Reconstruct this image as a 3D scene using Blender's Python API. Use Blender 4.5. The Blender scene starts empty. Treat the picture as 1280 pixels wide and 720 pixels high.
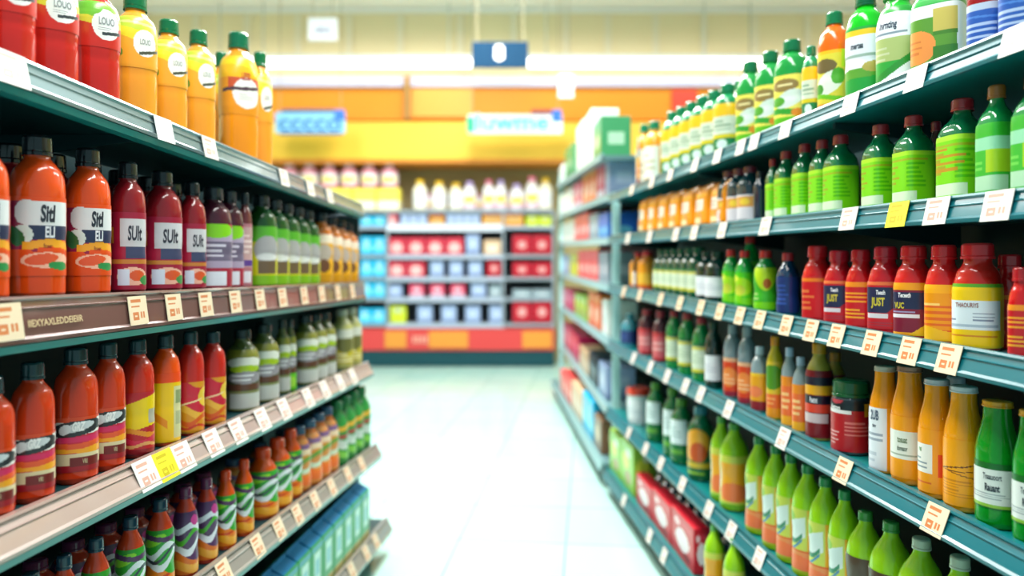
import bpy, bmesh, math, random
import numpy as np
from mathutils import Vector, Matrix

# ------------------------------------------------------------------ basics
F, HY, CX, CZ = 900.0, 330.0, 640.0, 1.55      # focal length (px), horizon row, centre column, eye height (m)
col = bpy.context.scene.collection
rnd = random.Random(7)
PI = math.pi
ORD = ['first','second','third','fourth','fifth','sixth','seventh','eighth','ninth','tenth','eleventh','twelfth',
       'thirteenth','fourteenth','fifteenth','sixteenth','seventeenth','eighteenth','nineteenth','twentieth',
       'twenty-first','twenty-second','twenty-third','twenty-fourth','twenty-fifth','twenty-sixth','twenty-seventh','twenty-eighth']

def at(x, y, Y):
    return Vector(((x-CX)/F*Y, Y, CZ+(HY-y)/F*Y))
def lin(c):
    c = c/255.0
    return c/12.92 if c <= 0.04045 else ((c+0.055)/1.055)**2.4
def RGB(h):
    if isinstance(h, str):
        h = h.lstrip('#'); return tuple(lin(int(h[i:i+2],16)) for i in (0,2,4))
    return tuple(lin(v) for v in h)

MATS = {}
def mat(name, hexcol, rough=0.4, metal=0.0, coat=0.0, spec=0.5, emit=None, es=0.0, noise=0.0, nscale=20, trans=0.0, alpha=1.0, ior=1.45):
    if name in MATS: return MATS[name]
    m = bpy.data.materials.new(name); m.use_nodes = True
    nt = m.node_tree; b = nt.nodes['Principled BSDF']
    c = RGB(hexcol)
    b.inputs['Base Color'].default_value = (*c,1)
    b.inputs['Roughness'].default_value = rough
    b.inputs['Metallic'].default_value = metal
    b.inputs['Coat Weight'].default_value = coat
    b.inputs['Coat Roughness'].default_value = 0.06
    b.inputs['Specular IOR Level'].default_value = spec
    b.inputs['IOR'].default_value = ior
    b.inputs['Transmission Weight'].default_value = trans
    b.inputs['Alpha'].default_value = alpha
    if emit:
        b.inputs['Emission Color'].default_value = (*RGB(emit),1); b.inputs['Emission Strength'].default_value = es
    if noise > 0:
        tc = nt.nodes.new('ShaderNodeTexCoord'); nz = nt.nodes.new('ShaderNodeTexNoise'); nz.inputs['Scale'].default_value = nscale
        mp = nt.nodes.new('ShaderNodeMapRange'); mp.inputs['To Min'].default_value = 1-noise; mp.inputs['To Max'].default_value = 1+noise*0.4
        mx = nt.nodes.new('ShaderNodeVectorMath'); mx.operation = 'SCALE'; mx.inputs[0].default_value = c
        nt.links.new(tc.outputs['Object'], nz.inputs['Vector']); nt.links.new(nz.outputs['Fac'], mp.inputs['Value'])
        nt.links.new(mp.outputs['Result'], mx.inputs['Scale']); nt.links.new(mx.outputs['Vector'], b.inputs['Base Color'])
    MATS[name] = m
    return m
def printed():
    if 'printed_film' in MATS: return MATS['printed_film']
    m = bpy.data.materials.new('printed_film'); m.use_nodes = True; nt = m.node_tree; b = nt.nodes['Principled BSDF']
    a = nt.nodes.new('ShaderNodeVertexColor'); a.layer_name = 'ink'
    nt.links.new(a.outputs['Color'], b.inputs['Base Color'])
    b.inputs['Roughness'].default_value = 0.32; b.inputs['Coat Weight'].default_value = 0.3; b.inputs['Coat Roughness'].default_value = 0.15
    MATS['printed_film'] = m; return m
def plastic(h): return mat('glossy_plastic_'+h, h, rough=0.16, coat=0.5, noise=0.06, nscale=3)
def matte(h): return mat('matte_plastic_'+h, h, rough=0.42, noise=0.05, nscale=5)
def glass(h): return mat('tinted_glass_'+h, h, rough=0.06, coat=0.9, spec=0.8, noise=0.08, nscale=2)

# ------------------------------------------------------------------ objects
def link(o, parent=None):
    col.objects.link(o)
    if parent is not None: o.parent = parent
    return o
def tag(o, label=None, cat=None, group=None, kind=None):
    if label: o['label'] = label
    if cat: o['category'] = cat
    if group: o['group'] = group
    if kind: o['kind'] = kind
    return o
def empty(name, loc=(0,0,0), rz=0, sc=(1,1,1)):
    o = bpy.data.objects.new(name, None); o.empty_display_size = 0.05
    o.location = loc; o.rotation_euler = (0,0,rz); o.scale = sc
    return link(o)
def mesh_obj(name, me, parent=None):
    return link(bpy.data.objects.new(name, me), parent)
def build(name, bm, m, smooth=False):
    bmesh.ops.recalc_face_normals(bm, faces=bm.faces)
    me = bpy.data.meshes.new(name); bm.to_mesh(me); bm.free()
    if m: me.materials.append(m)
    if smooth:
        me.polygons.foreach_set('use_smooth', [True]*len(me.polygons))
        try: me.set_sharp_from_angle(angle=math.radians(38))
        except Exception: pass
    return me
def box_bm(x0,x1,y0,y1,z0,z1,bev=0.0,bm=None,seg=2):
    bm = bm or bmesh.new()
    vs = [bm.verts.new((x,y,z)) for x in (x0,x1) for y in (y0,y1) for z in (z0,z1)]
    fs = [(0,1,3,2),(4,6,7,5),(0,4,5,1),(2,3,7,6),(0,2,6,4),(1,5,7,3)]
    faces = [bm.faces.new([vs[i] for i in f]) for f in fs]
    if bev > 0:
        es = list({e for f in faces for e in f.edges})
        bmesh.ops.bevel(bm, geom=es, offset=bev, segments=seg, affect='EDGES', profile=0.6)
    return bm
def boxo(name, x0,x1,y0,y1,z0,z1,m,parent=None,bev=0.004):
    return mesh_obj(name, build(name, box_bm(x0,x1,y0,y1,z0,z1,bev), m), parent)
def struct(o): o['kind'] = 'structure'; return o

# ------------------------------------------------------------------ lathe bottles (unit radius, unit height)
def sup(a, n):
    return (abs(math.cos(a))**n + abs(math.sin(a))**n)**(-1.0/n)
def densify(prof, closed_caps=True):
    return prof
def lathe(prof, seg=40, ox=0, oy=0, flat=1.0):
    """prof: (r, z) or (r, z, n).  front looks to -Y."""
    bm = bmesh.new(); rings = []
    for p in prof:
        r, z = p[0], p[1]; n = p[2] if len(p) > 2 else 2
        if r < 1e-5:
            rings.append([bm.verts.new((ox,oy,z))]); continue
        ring = []
        for i in range(seg):
            a = 2*PI*i/seg + PI/seg; q = r*(sup(a,n) if n != 2 else 1)
            ring.append(bm.verts.new((ox+q*math.sin(a), oy-q*math.cos(a)*flat, z)))
        rings.append(ring)
    for a, b in zip(rings[:-1], rings[1:]):
        if len(a) == 1 and len(b) == 1: continue
        for i in range(seg):
            j = (i+1) % seg
            if len(a) == 1: bm.faces.new((a[0], b[j], b[i]))
            elif len(b) == 1: bm.faces.new((a[i], a[j], b[0]))
            else: bm.faces.new((a[i], a[j], b[j], b[i]))
    return bm
def smoothprof(pts, k=4):
    """Catmull-Rom through the profile points."""
    out = []; P = [tuple(p)+(2,) if len(p)==2 else tuple(p) for p in pts]
    for i in range(len(P)-1):
        p0 = P[max(0,i-1)]; p1 = P[i]; p2 = P[i+1]; p3 = P[min(len(P)-1,i+2)]
        for j in range(k):
            t = j/k
            out.append(tuple(0.5*((2*p1[c])+(-p0[c]+p2[c])*t+(2*p0[c]-5*p1[c]+4*p2[c]-p3[c])*t*t+(-p0[c]+3*p1[c]-3*p2[c]+p3[c])*t**3) if c<1 else p1[c]+(p2[c]-p1[c])*t for c in range(3)))
    out.append(P[-1]); return out
def prof_at(prof, z):
    for a, b in zip(prof[:-1], prof[1:]):
        if a[1] <= z <= b[1] and b[1] > a[1]:
            t = (z-a[1])/(b[1]-a[1]); na = a[2] if len(a)>2 else 2; nb = b[2] if len(b)>2 else 2
            return a[0]+(b[0]-a[0])*t, na+(nb-na)*t
    return prof[-1][0], 2

# body profiles, z up to the neck top; cap given separately (r, z0, z1)
BODY = {
 'juice':  dict(p=[(0,0),(.86,0),(.97,.02),(1,.05,2.6),(1,.30,2.8),(.975,.36,2.8),(1,.42,2.8),(1,.66,2.6),(.97,.73),(.86,.785),(.64,.83),(.49,.858),(.47,.885)], cap=(.53,.875,1.0)),
 'cola':   dict(p=[(0,0),(.8,0),(.95,.02),(1,.06),(1,.2),(.93,.33),(.98,.45),(1,.55),(.95,.66),(.78,.75),(.55,.82),(.44,.86),(.42,.89)], cap=(.50,.875,1.0)),
 'round':  dict(p=[(0,0),(.88,0),(.98,.015),(1,.04),(1,.3),(1,.60),(.97,.68),(.85,.75),(.62,.80),(.50,.835),(.48,.87)], cap=(.54,.865,1.0)),
 'square': dict(p=[(0,0,4),(.84,0,4),(.93,.015,4),(.95,.04,4.5),(.95,.3,4.5),(.95,.60,4.5),(.92,.67,4),(.80,.74,3),(.55,.81),(.42,.86),(.40,.89)], cap=(.50,.88,1.0)),
 'wide':   dict(p=[(0,0,3),(.88,0,3),(.97,.015,3),(1,.05,3),(1,.3,3),(1,.56,3),(.96,.64,2.6),(.92,.69),(.84,.74),(.66,.79),(.60,.82),(.59,.86)], cap=(.68,.85,1.0)),
 'milk':   dict(p=[(0,0),(.86,0),(.97,.02),(1,.05),(1,.3),(1,.54),(.97,.62),(.88,.70),(.73,.79),(.65,.86),(.63,.92),(.62,.955)], cap=(.66,.95,1.0)),
 'slim':   dict(p=[(0,0),(.85,0),(.97,.015),(1,.04),(1,.3),(1,.60),(.96,.69),(.78,.77),(.54,.83),(.45,.87),(.44,.89)], cap=(.50,.885,1.0)),
 'swing':  dict(p=[(0,0),(.85,0),(.98,.02),(1,.06),(.96,.25),(.94,.4),(1,.52),(1,.60),(.94,.69),(.76,.77),(.50,.84),(.36,.885),(.33,.93)], cap=(.38,.92,1.0)),
 'jug':    dict(p=[(0,0,4),(.9,0,4),(.98,.02,4),(1,.06,4),(1,.4,4),(.98,.68,4),(.85,.80,3),(.6,.86),(.42,.89),(.4,.92)], cap=(.48,.91,1.0)),
 'tub':    dict(p=[(0,0),(.86,0),(.9,.02),(1,.5),(1,.80),(.98,.84)], cap=(1.04,.82,1.0)),
 'jar':    dict(p=[(0,0),(.9,0),(.99,.02),(1,.05),(1,.4),(1,.68),(.95,.75),(.86,.79)], cap=(.92,.78,1.0)),
}
for k in BODY:
    e = BODY[k]['p']
    BODY[k]['s'] = smoothprof(e[3:], 3); BODY[k]['s'] = [tuple(list(v)+[2])[:3] for v in e[:3]] + BODY[k]['s']
MC = {}
def cached(key, fn):
    if key not in MC: MC[key] = fn()
    return MC[key]
def body_mesh(shape, m):
    return cached(('b',shape,m.name), lambda: build(shape+'_body', lathe(BODY[shape]['s']+[(0,BODY[shape]['s'][-1][1])], 36), m, True))
def cap_mesh(shape, m):
    def f():
        r, z0, z1 = BODY[shape]['cap']; h = z1-z0
        bm = bmesh.new(); seg = 48; prof = [(r*1.06,z0,0),(r*1.06,z0+h*.16,0),(r*.99,z0+h*.2,0),(r,z0+h*.24,1),(r*.98,z0+h*.86,1),(r*.9,z1-h*.02,0),(r*.82,z1,0)]
        rings = []
        for (rr, z, g) in prof:
            rings.append([bm.verts.new((rr*(1+(0.03 if (i%2 and g) else 0))*math.sin(2*PI*i/seg), -rr*(1+(0.03 if (i%2 and g) else 0))*math.cos(2*PI*i/seg), z)) for i in range(seg)])
        for a, b in zip(rings[:-1], rings[1:]):
            for i in range(seg): bm.faces.new((a[i],a[(i+1)%seg],b[(i+1)%seg],b[i]))
        bm.faces.new(rings[-1]); bm.faces.new(rings[0][::-1])
        return build(shape+'_cap', bm, m, True)
    return cached(('c',shape,m.name), f)

# ------------------------------------------------------------------ label painter
class Canvas:
    def __init__(s, bg, w=84, h=72):
        s.w, s.h = w, h; s.a = np.zeros((h,w,3)); s.a[:] = RGB(bg)
        s.X, s.Y = np.meshgrid((np.arange(w)+.5)/w, (np.arange(h)+.5)/h); s.txt = []
    def put(s, m, c): s.a[m] = RGB(c); return s
    def rect(s,x0,y0,x1,y1,c): return s.put((s.X>=x0)&(s.X<x1)&(s.Y>=y0)&(s.Y<y1), c)
    def ell(s,cx,cy,rx,ry,c,rot=0):
        dx, dy = s.X-cx, s.Y-cy; u = dx*math.cos(rot)+dy*math.sin(rot); v = -dx*math.sin(rot)+dy*math.cos(rot)
        return s.put((u/rx)**2+(v/ry)**2 < 1, c)
    def band(s,y,th,c,amp=0,fr=1,ph=0,x0=0,x1=1,sl=0):
        yy = y+amp*np.sin(2*PI*fr*s.X+ph)+sl*(s.X-.5)
        return s.put((abs(s.Y-yy)<th/2)&(s.X>=x0)&(s.X<x1), c)
    def below(s,y,c,amp=0,fr=1,ph=0,sl=0):
        return s.put(s.Y < y+amp*np.sin(2*PI*fr*s.X+ph)+sl*(s.X-.5), c)
    def lines(s,x0,x1,y0,y1,n,c,seed=0):
        r = random.Random(seed)
        for i in range(n):
            y = y0+(y1-y0)*(i+.5)/n; s.rect(x0, y-(y1-y0)/n*.22, x0+(x1-x0)*(.55+.45*r.random()), y+(y1-y0)/n*.22, c)
        return s
    def text(s, x, y, h, t, c, slant=0, bold=.0): s.txt.append((x,y,h,t,c,slant,bold)); return s
DES = {}
def design(name):
    def w(fn): DES[name] = fn; return fn
    return w
def text_mesh(t, bold):
    def f():
        cu = bpy.data.curves.new('t','FONT'); cu.body = t; cu.align_x = 'CENTER'; cu.align_y = 'CENTER'; cu.offset = bold; cu.resolution_u = 3
        o = bpy.data.objects.new('t', cu); col.objects.link(o)
        dg = bpy.context.evaluated_depsgraph_get(); dg.update()
        me = bpy.data.meshes.new_from_object(o.evaluated_get(dg))
        vs = [v.co.copy() for v in me.vertices]; fs = [tuple(p.vertices) for p in me.polygons]
        bpy.data.objects.remove(o); bpy.data.curves.remove(cu); bpy.data.meshes.remove(me)
        return vs, fs
    return cached(('t',t,bold), f)
def label_mesh(shape, dname, z0, z1, span=200, aspect=3.0):
    """a printed sleeve wrapped round the body between z0 and z1; aspect = bottle height / radius"""
    def f():
        cv = DES[dname](); prof = BODY[shape]['s']; W, H = cv.w, cv.h; back = 14
        a0 = -math.radians(span/2); a1 = -a0; angs = [a0+(a1-a0)*i/W for i in range(W+1)] + [a1+(2*PI-(a1-a0))*i/back for i in range(1,back)]
        n = len(angs); verts = []; zs = [z0+(z1-z0)*j/H for j in range(H+1)]
        for z in zs:
            r, e = prof_at(prof, z); r *= 1.018
            for a in angs:
                q = r*sup(a,e) if e != 2 else r
                verts.append((q*math.sin(a), -q*math.cos(a), z))
        faces = []; cols = []
        for j in range(H):
            for i in range(n):
                faces.append((j*n+i, j*n+(i+1)%n, (j+1)*n+(i+1)%n, (j+1)*n+i))
                if i < W: c = cv.a[j,i]
                else: c = cv.a[j,W-1] if i < W+back/2 else cv.a[j,0]
                cols.append(c)
        me = bpy.data.meshes.new(dname); 
        # lettering, bent round the sleeve
        for (tx,ty,th,t,c,slant,bold) in cv.txt:
            vs, fs = text_mesh(t, bold); b = len(verts)
            hz = th*(z1-z0)
            for v in vs:
                zz = z0+(z1-z0)*ty + v.y*hz*1.3; r, e = prof_at(prof, min(max(zz,z0),z1)); r *= 1.03
                a = a0+(a1-a0)*tx + (v.x+slant*v.y)*hz*1.3*aspect/r
                q = r*sup(a,e) if e != 2 else r
                verts.append((q*math.sin(a), -q*math.cos(a), zz))
            for q in fs: faces.append(tuple(b+k for k in q)); cols.append(RGB(c))
        me.from_pydata(verts, [], faces)
        ca = me.color_attributes.new('ink','FLOAT_COLOR','CORNER')
        buf = []
        for fc, c in zip(faces, cols): buf += [c[0],c[1],c[2],1.0]*len(fc)
        ca.data.foreach_set('color', buf)
        me.materials.append(printed())
        me.polygons.foreach_set('use_smooth', [True]*len(me.polygons)); me.update()
        return me
    return cached(('l',shape,dname,z0,z1,span), f)

# ------------------------------------------------------------------ product catalogue
# key: shape, body material, cap material, label design, z0, z1, span
PROD = {}
def prod(key, shape, body, cap, des=None, z0=.1, z1=.6, span=200, extra=None, capname='cap'):
    PROD[key] = dict(shape=shape, body=body, cap=cap, des=des, z0=z0, z1=z1, span=span, extra=extra, capname=capname)

@design('red_leaf')
def _():
    c = Canvas('c8261c'); c.below(.0,'c8261c'); c.put(c.Y > .42+.25*c.X*0+.55*abs(c.X-.62)*.6, 'd8c83a'); c.put(c.Y > .55+.6*abs(c.X-.62)*.8, '7fae2c')
    c.ell(.60,.50,.17,.34,'e9ecec'); c.rect(.46,.45,.74,.78,'e9ecec'); c.ell(.36,.86,.2,.2,'6fb82e'); c.band(.30,.07,'394046',.03,1,.5,.55,.8,.3)
    c.lines(.5,.7,.36,.44,2,'9aa0a4',3); c.text(.6,.56,.17,'LOUO','8d9296',0,.02); return c
@design('amber_leaf')
def _():
    c = Canvas('f0a52e'); c.put(c.Y > .45+.5*abs(c.X-.6), 'f2d52c'); c.put(c.Y > .72+.3*abs(c.X-.5), 'c3d63c'); c.band(.86,.05,'e6f08a',.02,1)
    c.ell(.60,.48,.15,.26,'eef0ee'); c.ell(.24,.35,.06,.16,'5e8a2c',.4); c.ell(.2,.2,.05,.12,'a33a26'); c.band(.28,.06,'4b4f3e',.03,1,.4,.52,.82,.4)
    c.text(.6,.5,.11,'LOUO','9a9f9a',0,.02); c.rect(0,0,.1,1,'b4b834'); return c
@design('orange_banner')
def _():
    c = Canvas('ee9416'); c.put(c.Y > .62, 'f7b612'); c.band(.88,.1,'ffd21a',.02,1); c.rect(.3,.4,.8,.62,'c9502c'); c.ell(.56,.36,.2,.26,'f1efec')
    c.band(.44,.06,'4a3140',.03,1,.2,.2,.95,.25); c.text(.55,.64,.13,'LESSI','b02438',0,.03); c.lines(.45,.66,.24,.36,3,'b9b4b4',2); return c
@design('silver_script')
def _():
    c = Canvas('dd4a12'); c.rect(0,.34,.40,.95,'8e1640'); c.put((c.Y>.30)&(c.Y<.95)&(c.X<.5)&(c.Y>.95-1.4*c.X), '8e1640')
    c.rect(.38,.62,.84,.95,'d9dadd'); c.ell(.40,.8,.12,.16,'d9dadd'); c.rect(.42,.46,.86,.64,'2b3150'); c.ell(.36,.52,.10,.12,'d5e0da'); c.ell(.28,.5,.09,.13,'2f6a3a',.5)
    c.band(.40,.10,'e39a24',.02,2,0,.36,.9); c.ell(.60,.20,.26,.10,'f0b49a'); c.ell(.54,.21,.16,.07,'e0562f',.2); c.ell(.72,.13,.12,.055,'2f8a4a',-.1)
    c.text(.60,.78,.22,'Sitl','2a2c38',.1,.04); c.text(.62,.55,.15,'ELI','e8e8ee',0,.03); c.text(.6,.38,.06,'fituxer','7a2b14',0,.01); return c
@design('magenta_script')
def _():
    c = Canvas('9c1838'); c.rect(.36,.55,.80,.92,'c9c6cc'); c.rect(.44,.4,.78,.56,'3d4060'); c.rect(0,.6,.25,.8,'c99a1e'); c.ell(.55,.17,.24,.12,'e9b09a')
    c.ell(.62,.18,.12,.07,'d8562c'); c.rect(.32,.06,.5,.26,'d4dcee'); c.ell(.76,.12,.1,.06,'3d8a48'); c.band(.36,.06,'c07a34'); c.text(.58,.72,.20,'SUlt','33303e',.1,.03); return c
@design('lilac_label')
def _():
    c = Canvas('a3243e'); c.rect(.15,.30,.95,.95,'a99ab4'); c.ell(.5,.9,.28,.12,'7fc81e'); c.rect(.3,.42,.8,.72,'6a5f78'); c.lines(.35,.75,.46,.7,3,'cfc9da',4)
    c.rect(.3,.03,.66,.25,'dde4f0'); return c
@design('pink_label')
def _():
    c = Canvas('b0707a'); c.rect(.1,.3,.9,.95,'c09a98'); c.rect(.3,.05,.7,.24,'dfe0e8'); c.rect(.2,.32,.85,.42,'5e3c8a'); c.lines(.3,.8,.5,.85,4,'e0c8c4',1); return c
@design('lime_label')
def _():
    c = Canvas('c9c41a'); c.rect(0,0,1,.16,'7cb41c'); c.rect(0,.74,1,1,'58a82c'); c.ell(.55,.60,.24,.24,'a7a3a6'); c.rect(.38,.2,.72,.42,'6b5640'); c.ell(.55,.48,.2,.06,'cfd0d0'); return c
@design('amber_label')
def _():
    c = Canvas('e8a818'); c.rect(0,0,1,.18,'c98f12'); c.rect(0,.82,1,1,'f0dcc8'); c.ell(.5,.62,.2,.18,'b8a8a0'); c.ell(.5,.35,.15,.14,'6a4430'); return c
@design('swirl_logo')
def _():
    c = Canvas('c01f3a'); c.below(.12,'9a1424'); c.rect(0,.12,1,.34,'d9c7a0'); c.rect(.42,.10,.80,.26,'701818'); c.band(.40,.12,'f0a020',.04,1,0,0,1,.15); c.band(.50,.10,'e0562a',.04,1,1,0,1,.15)
    c.band(.60,.10,'c8285a',.03,1,.4,0,1,.15); c.put(c.Y>.66+.12*(c.X-.5), 'e8e4e0'); c.ell(.5,.80,.34,.15,'2b2a30',.2); c.ell(.52,.82,.2,.08,'c9ccd0',.3); c.ell(.36,.78,.07,.1,'d8d8dc',-.4)
    c.band(.70,.04,'2b2a30',.03,1.5,.6,.1,.95,.15); c.put(c.Y>.93+.08*(c.X-.5),'d4451c'); c.rect(0,0.1,.08,1,'b9b03a'); c.text(.52,.82,.17,'GRZ','f0f0f0',.3,.05); c.text(.6,.18,.09,'VRI','c9b48c',0,.02); return c
@design('yellow_patch')
def _():
    c = Canvas('b81c28'); c.put((c.Y>.42+.2*(c.X-.5))&(c.Y<.88+.3*(c.X-.5)), 'e9c614'); c.band(.36,.08,'e08a22',.05,1); c.band(.24,.08,'d02a4a',.05,1.3,.6); c.rect(0,0,1,.1,'8a1420'); c.band(.16,.05,'e0a060',.02,2); c.rect(.66,.5,.9,.72,'b0a898'); return c
@design('yellow_sleeve')
def _():
    c = Canvas('f0c010'); c.put(c.Y>.86,'f04a12'); c.rect(.62,.05,.88,.8,'d6cf9a'); c.rect(.66,.55,.84,.75,'8f9a6a'); c.rect(.66,.25,.84,.45,'b3b58a'); c.band(.3,.12,'e48a14',.1,1,.5,0,.5); return c
@design('berry_swirl')
def _():
    c = Canvas('d8901e'); c.band(.75,.5,'c8203a',.12,1,.6); c.band(.42,.14,'e8b03c',.1,1,.3); c.band(.25,.10,'d85a1c',.08,1.4,1); c.ell(.8,.7,.18,.2,'e8c040'); c.band(.12,.05,'c83a28',.03,2); c.band(.62,.03,'e9d0a0',.05,1,.2,.1,.7,.5); return c
@design('cider_stripe')
def _():
    c = Canvas('3c4a24'); c.rect(0,.82,1,.97,'7a7a28'); c.ell(.5,.76,.36,.09,'d4d6cc'); c.ell(.5,.66,.3,.06,'9cb81e'); c.ell(.5,.52,.34,.10,'8f8a92'); c.rect(0,.32,1,.42,'5e3a2c')
    c.rect(0,0,1,.30,'7c8054'); c.rect(.2,.03,.85,.26,'b8bcb8'); c.lines(.25,.75,.46,.58,2,'d8d8dc',3); return c
@design('cider_lime')
def _():
    c = DES['cider_stripe'](); c.rect(0,0,1,.30,'5ab81c'); c.ell(.5,.15,.2,.1,'98d040'); return c
@design('pale_leaf')
def _():
    c = Canvas('a8a860'); c.rect(0,.1,1,.4,'bfae2c'); c.ell(.5,.55,.25,.2,'6c6a38'); c.rect(.25,.7,.8,.9,'d0d0c4'); c.lines(.25,.75,.12,.35,3,'e0dcb0',2); return c
@design('orchard_swirl')
def _():
    c = Canvas('e07818'); c.band(.14,.16,'f0a828',.05,1,.4); c.band(.28,.05,'c83a1c',.05,1,.8,0,1,.3); c.put(c.Y>.36+.1*np.sin(6*c.X), '2f9a2c'); c.band(.48,.12,'dcdfe6',.09,1.3,.6,0,1,.2); c.band(.66,.11,'e0e2e8',.07,1.5,2,0,1,.15)
    c.band(.58,.06,'2a3040',.07,1.4,1.2,0,1,.2); c.ell(.35,.84,.25,.08,'8fd02c',.3); c.band(.88,.08,'5a3560',.03,1,1); return c
@design('plum_swirl')
def _():
    c = Canvas('d86c20'); c.band(.12,.14,'eba83c',.05,1,.4); c.put(c.Y>.3+.1*np.sin(5*c.X+1), '54305c'); c.band(.42,.12,'e0e0ea',.08,1.3,.2,0,1,.2); c.band(.6,.09,'4aa82a',.07,1.5,1.3,0,1,.2); c.band(.74,.10,'d8d8e4',.05,1.4,2.4); c.ell(.7,.86,.12,.08,'c03a8a'); return c
@design('peach_swirl')
def _():
    c = Canvas('d88a3c'); c.band(.2,.2,'e8702a',.05,1,.4); c.band(.40,.10,'c9d8c0',.05,1.2,.2); c.band(.56,.10,'6a9a3c',.05,1.5,1.3); c.band(.72,.12,'e2c8a8',.04,1.4,2.4); c.band(.88,.1,'7a5a84',.03,1,1); return c
@design('green_swirl')
def _():
    c = Canvas('2f8a3c'); c.band(.2,.14,'7cc04c',.05,1); c.band(.45,.2,'c0ccc4',.06,1,.5); c.band(.62,.08,'b0343c',.04,1,1); c.band(.8,.1,'e0a838',.04,1.3,.2); return c
@design('herb_label')
def _():
    c = Canvas('128038'); c.rect(.16,.14,.86,.98,'e6da5c'); c.ell(.48,.78,.24,.13,'8c7440'); c.ell(.56,.5,.26,.16,'d4e4dc',.5); c.ell(.35,.46,.14,.1,'4c9a2c'); c.band(.25,.12,'2f9a30',.06,1,0,.16,.86,.2); c.ell(.7,.22,.1,.08,'e0861c'); c.rect(.1,0,.9,.14,'5ab41c'); c.rect(.36,.76,.62,.8,'e6d8a0'); return c
@design('band_white')
def _():
    c = Canvas('0f7a48'); c.rect(0,.30,1,.68,'c8d4c4'); c.rect(0,.68,1,.94,'e8b81c'); c.rect(0,.22,1,.30,'d0c020'); c.lines(.3,.7,.36,.62,3,'8aa890',2); c.ell(.5,.1,.12,.1,'d4ece4'); return c
@design('band_amber')
def _():
    c = Canvas('e8a020'); c.rect(.1,.05,.8,.72,'e2e6dc'); c.rect(0,.72,1,1,'ee9a14'); c.lines(.2,.7,.2,.6,3,'c0b89c',2); return c
@design('citrus_label')
def _():
    c = Canvas('e8b418'); c.rect(.12,.08,.84,.94,'d8c83c'); c.ell(.42,.74,.22,.12,'6c5a34'); c.ell(.5,.45,.26,.18,'dfe6d8',.5); c.ell(.66,.55,.12,.14,'4ca02c'); c.ell(.3,.35,.1,.1,'3c8c2c'); c.rect(0,0,1,.1,'e07a18'); c.band(.2,.08,'6cb81e',.04,1); c.rect(.72,.7,1,1,'b8d420'); return c
@design('spray_label')
def _():
    c = Canvas('229a3c'); c.rect(0,.86,1,.96,'e8c028'); c.rect(.14,.4,.80,.88,'dfe2f0'); c.ell(.4,.42,.2,.14,'e8e8f0'); c.band(.32,.14,'5c9c34',.05,1,0,.1,1,.3); c.ell(.7,.4,.16,.08,'b0a050'); c.rect(.2,.56,.74,.60,'9ab0a8'); c.text(.46,.72,.10,'mertea','2c3848',.1,.03); return c
@design('cleaner_label')
def _():
    c = Canvas('2fa03c'); c.rect(.06,.55,.86,.92,'e4e8f2'); c.put((c.Y>.3)&(c.Y<.6)&(c.X>.06)&(c.X<.85), 'a8b874'); c.put(c.Y<.45*c.X*1.1-.05, 'e8ecf0'); c.band(.2,.1,'2c8c34',.03,1,0,0,.9,.7); c.lines(.14,.55,.3,.5,3,'c0c8a0',3)
    c.text(.44,.76,.10,'Inrnting','1e3048',.1,.03); c.rect(.16,.64,.7,.66,'8090a0'); c.rect(0,0,1,.06,'e6ecec'); return c
@design('jug_label')
def _():
    c = Canvas('e6ecec'); c.put((c.Y<.72)&(c.Y>.06)&(c.X<.78), '5c9634'); c.rect(.5,.5,.8,.84,'c8b85c'); c.rect(.5,.46,.8,.52,'46802c'); c.ell(.28,.32,.26,.24,'f09448'); c.lines(.14,.42,.2,.44,3,'d87a3c',3); c.band(.95,.1,'2faa44'); c.rect(.5,.1,.8,.3,'3c7c2c'); return c
@design('blue_label')
def _():
    c = Canvas('2858b0'); c.rect(0,.85,1,1,'b8c8e0'); c.lines(.15,.8,.2,.6,3,'b0c4e8',5); c.band(.7,.05,'4c80d0',.02,1); return c
@design('pouch_patch')
def _():
    c = Canvas('f0920e',60,60); c.rect(.12,.40,.80,.72,'dcd8d0'); c.rect(.15,.05,.6,.2,'ecdca8'); c.band(.85,.08,'f8ac2c',.02,2); c.lines(.2,.7,.46,.66,2,'c0a890',3); return c
@design('vinegar_label')
def _():
    c = Canvas('10243c',48,48); c.rect(.2,.05,.8,.95,'d8d4dc'); c.rect(.2,.5,.8,.9,'d89a4c'); c.ell(.5,.7,.12,.12,'e8c43c'); return c
@design('olive_oil')
def _():
    c = Canvas('74cc10'); c.rect(0,.92,1,1,'a4dc2c'); c.lines(.08,.3,.36,.7,4,'5cb414',3); c.lines(.32,.52,.36,.76,4,'9a9a20',8); c.rect(.3,.05,.72,.24,'cfe8c4'); c.band(.84,.03,'98a81c',0,1,0,.15,.85); c.lines(.62,.84,.3,.8,6,'4cb00e',6); return c
@design('olive_red')
def _():
    c = DES['olive_oil'](); c.lines(.12,.8,.4,.84,4,'b8881c',12); c.ell(.18,.28,.12,.1,'d0401c'); return c
@design('olive_silver')
def _():
    c = Canvas('2faa2c'); c.rect(0,.62,1,.80,'8ccfa8'); c.rect(0,.05,.8,.26,'a8d4b0'); c.rect(.55,.3,.85,.62,'9cc420'); c.lines(.1,.5,.32,.58,3,'64c44c',2); return c
@design('white_label')
def _():
    c = Canvas('0e6a34',56,56); c.rect(.12,.08,.88,.9,'d8e4cc'); c.rect(.12,.78,.88,.88,'d4c840'); c.rect(.12,.08,.88,.18,'d4cc3c'); c.lines(.24,.76,.34,.66,3,'a8c0a0',2); return c
@design('orange_block')
def _():
    c = Canvas('e8900e',40,40); c.rect(.2,.2,.8,.6,'e8b038'); c.rect(0,0,1,.12,'c8401c'); return c
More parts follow.
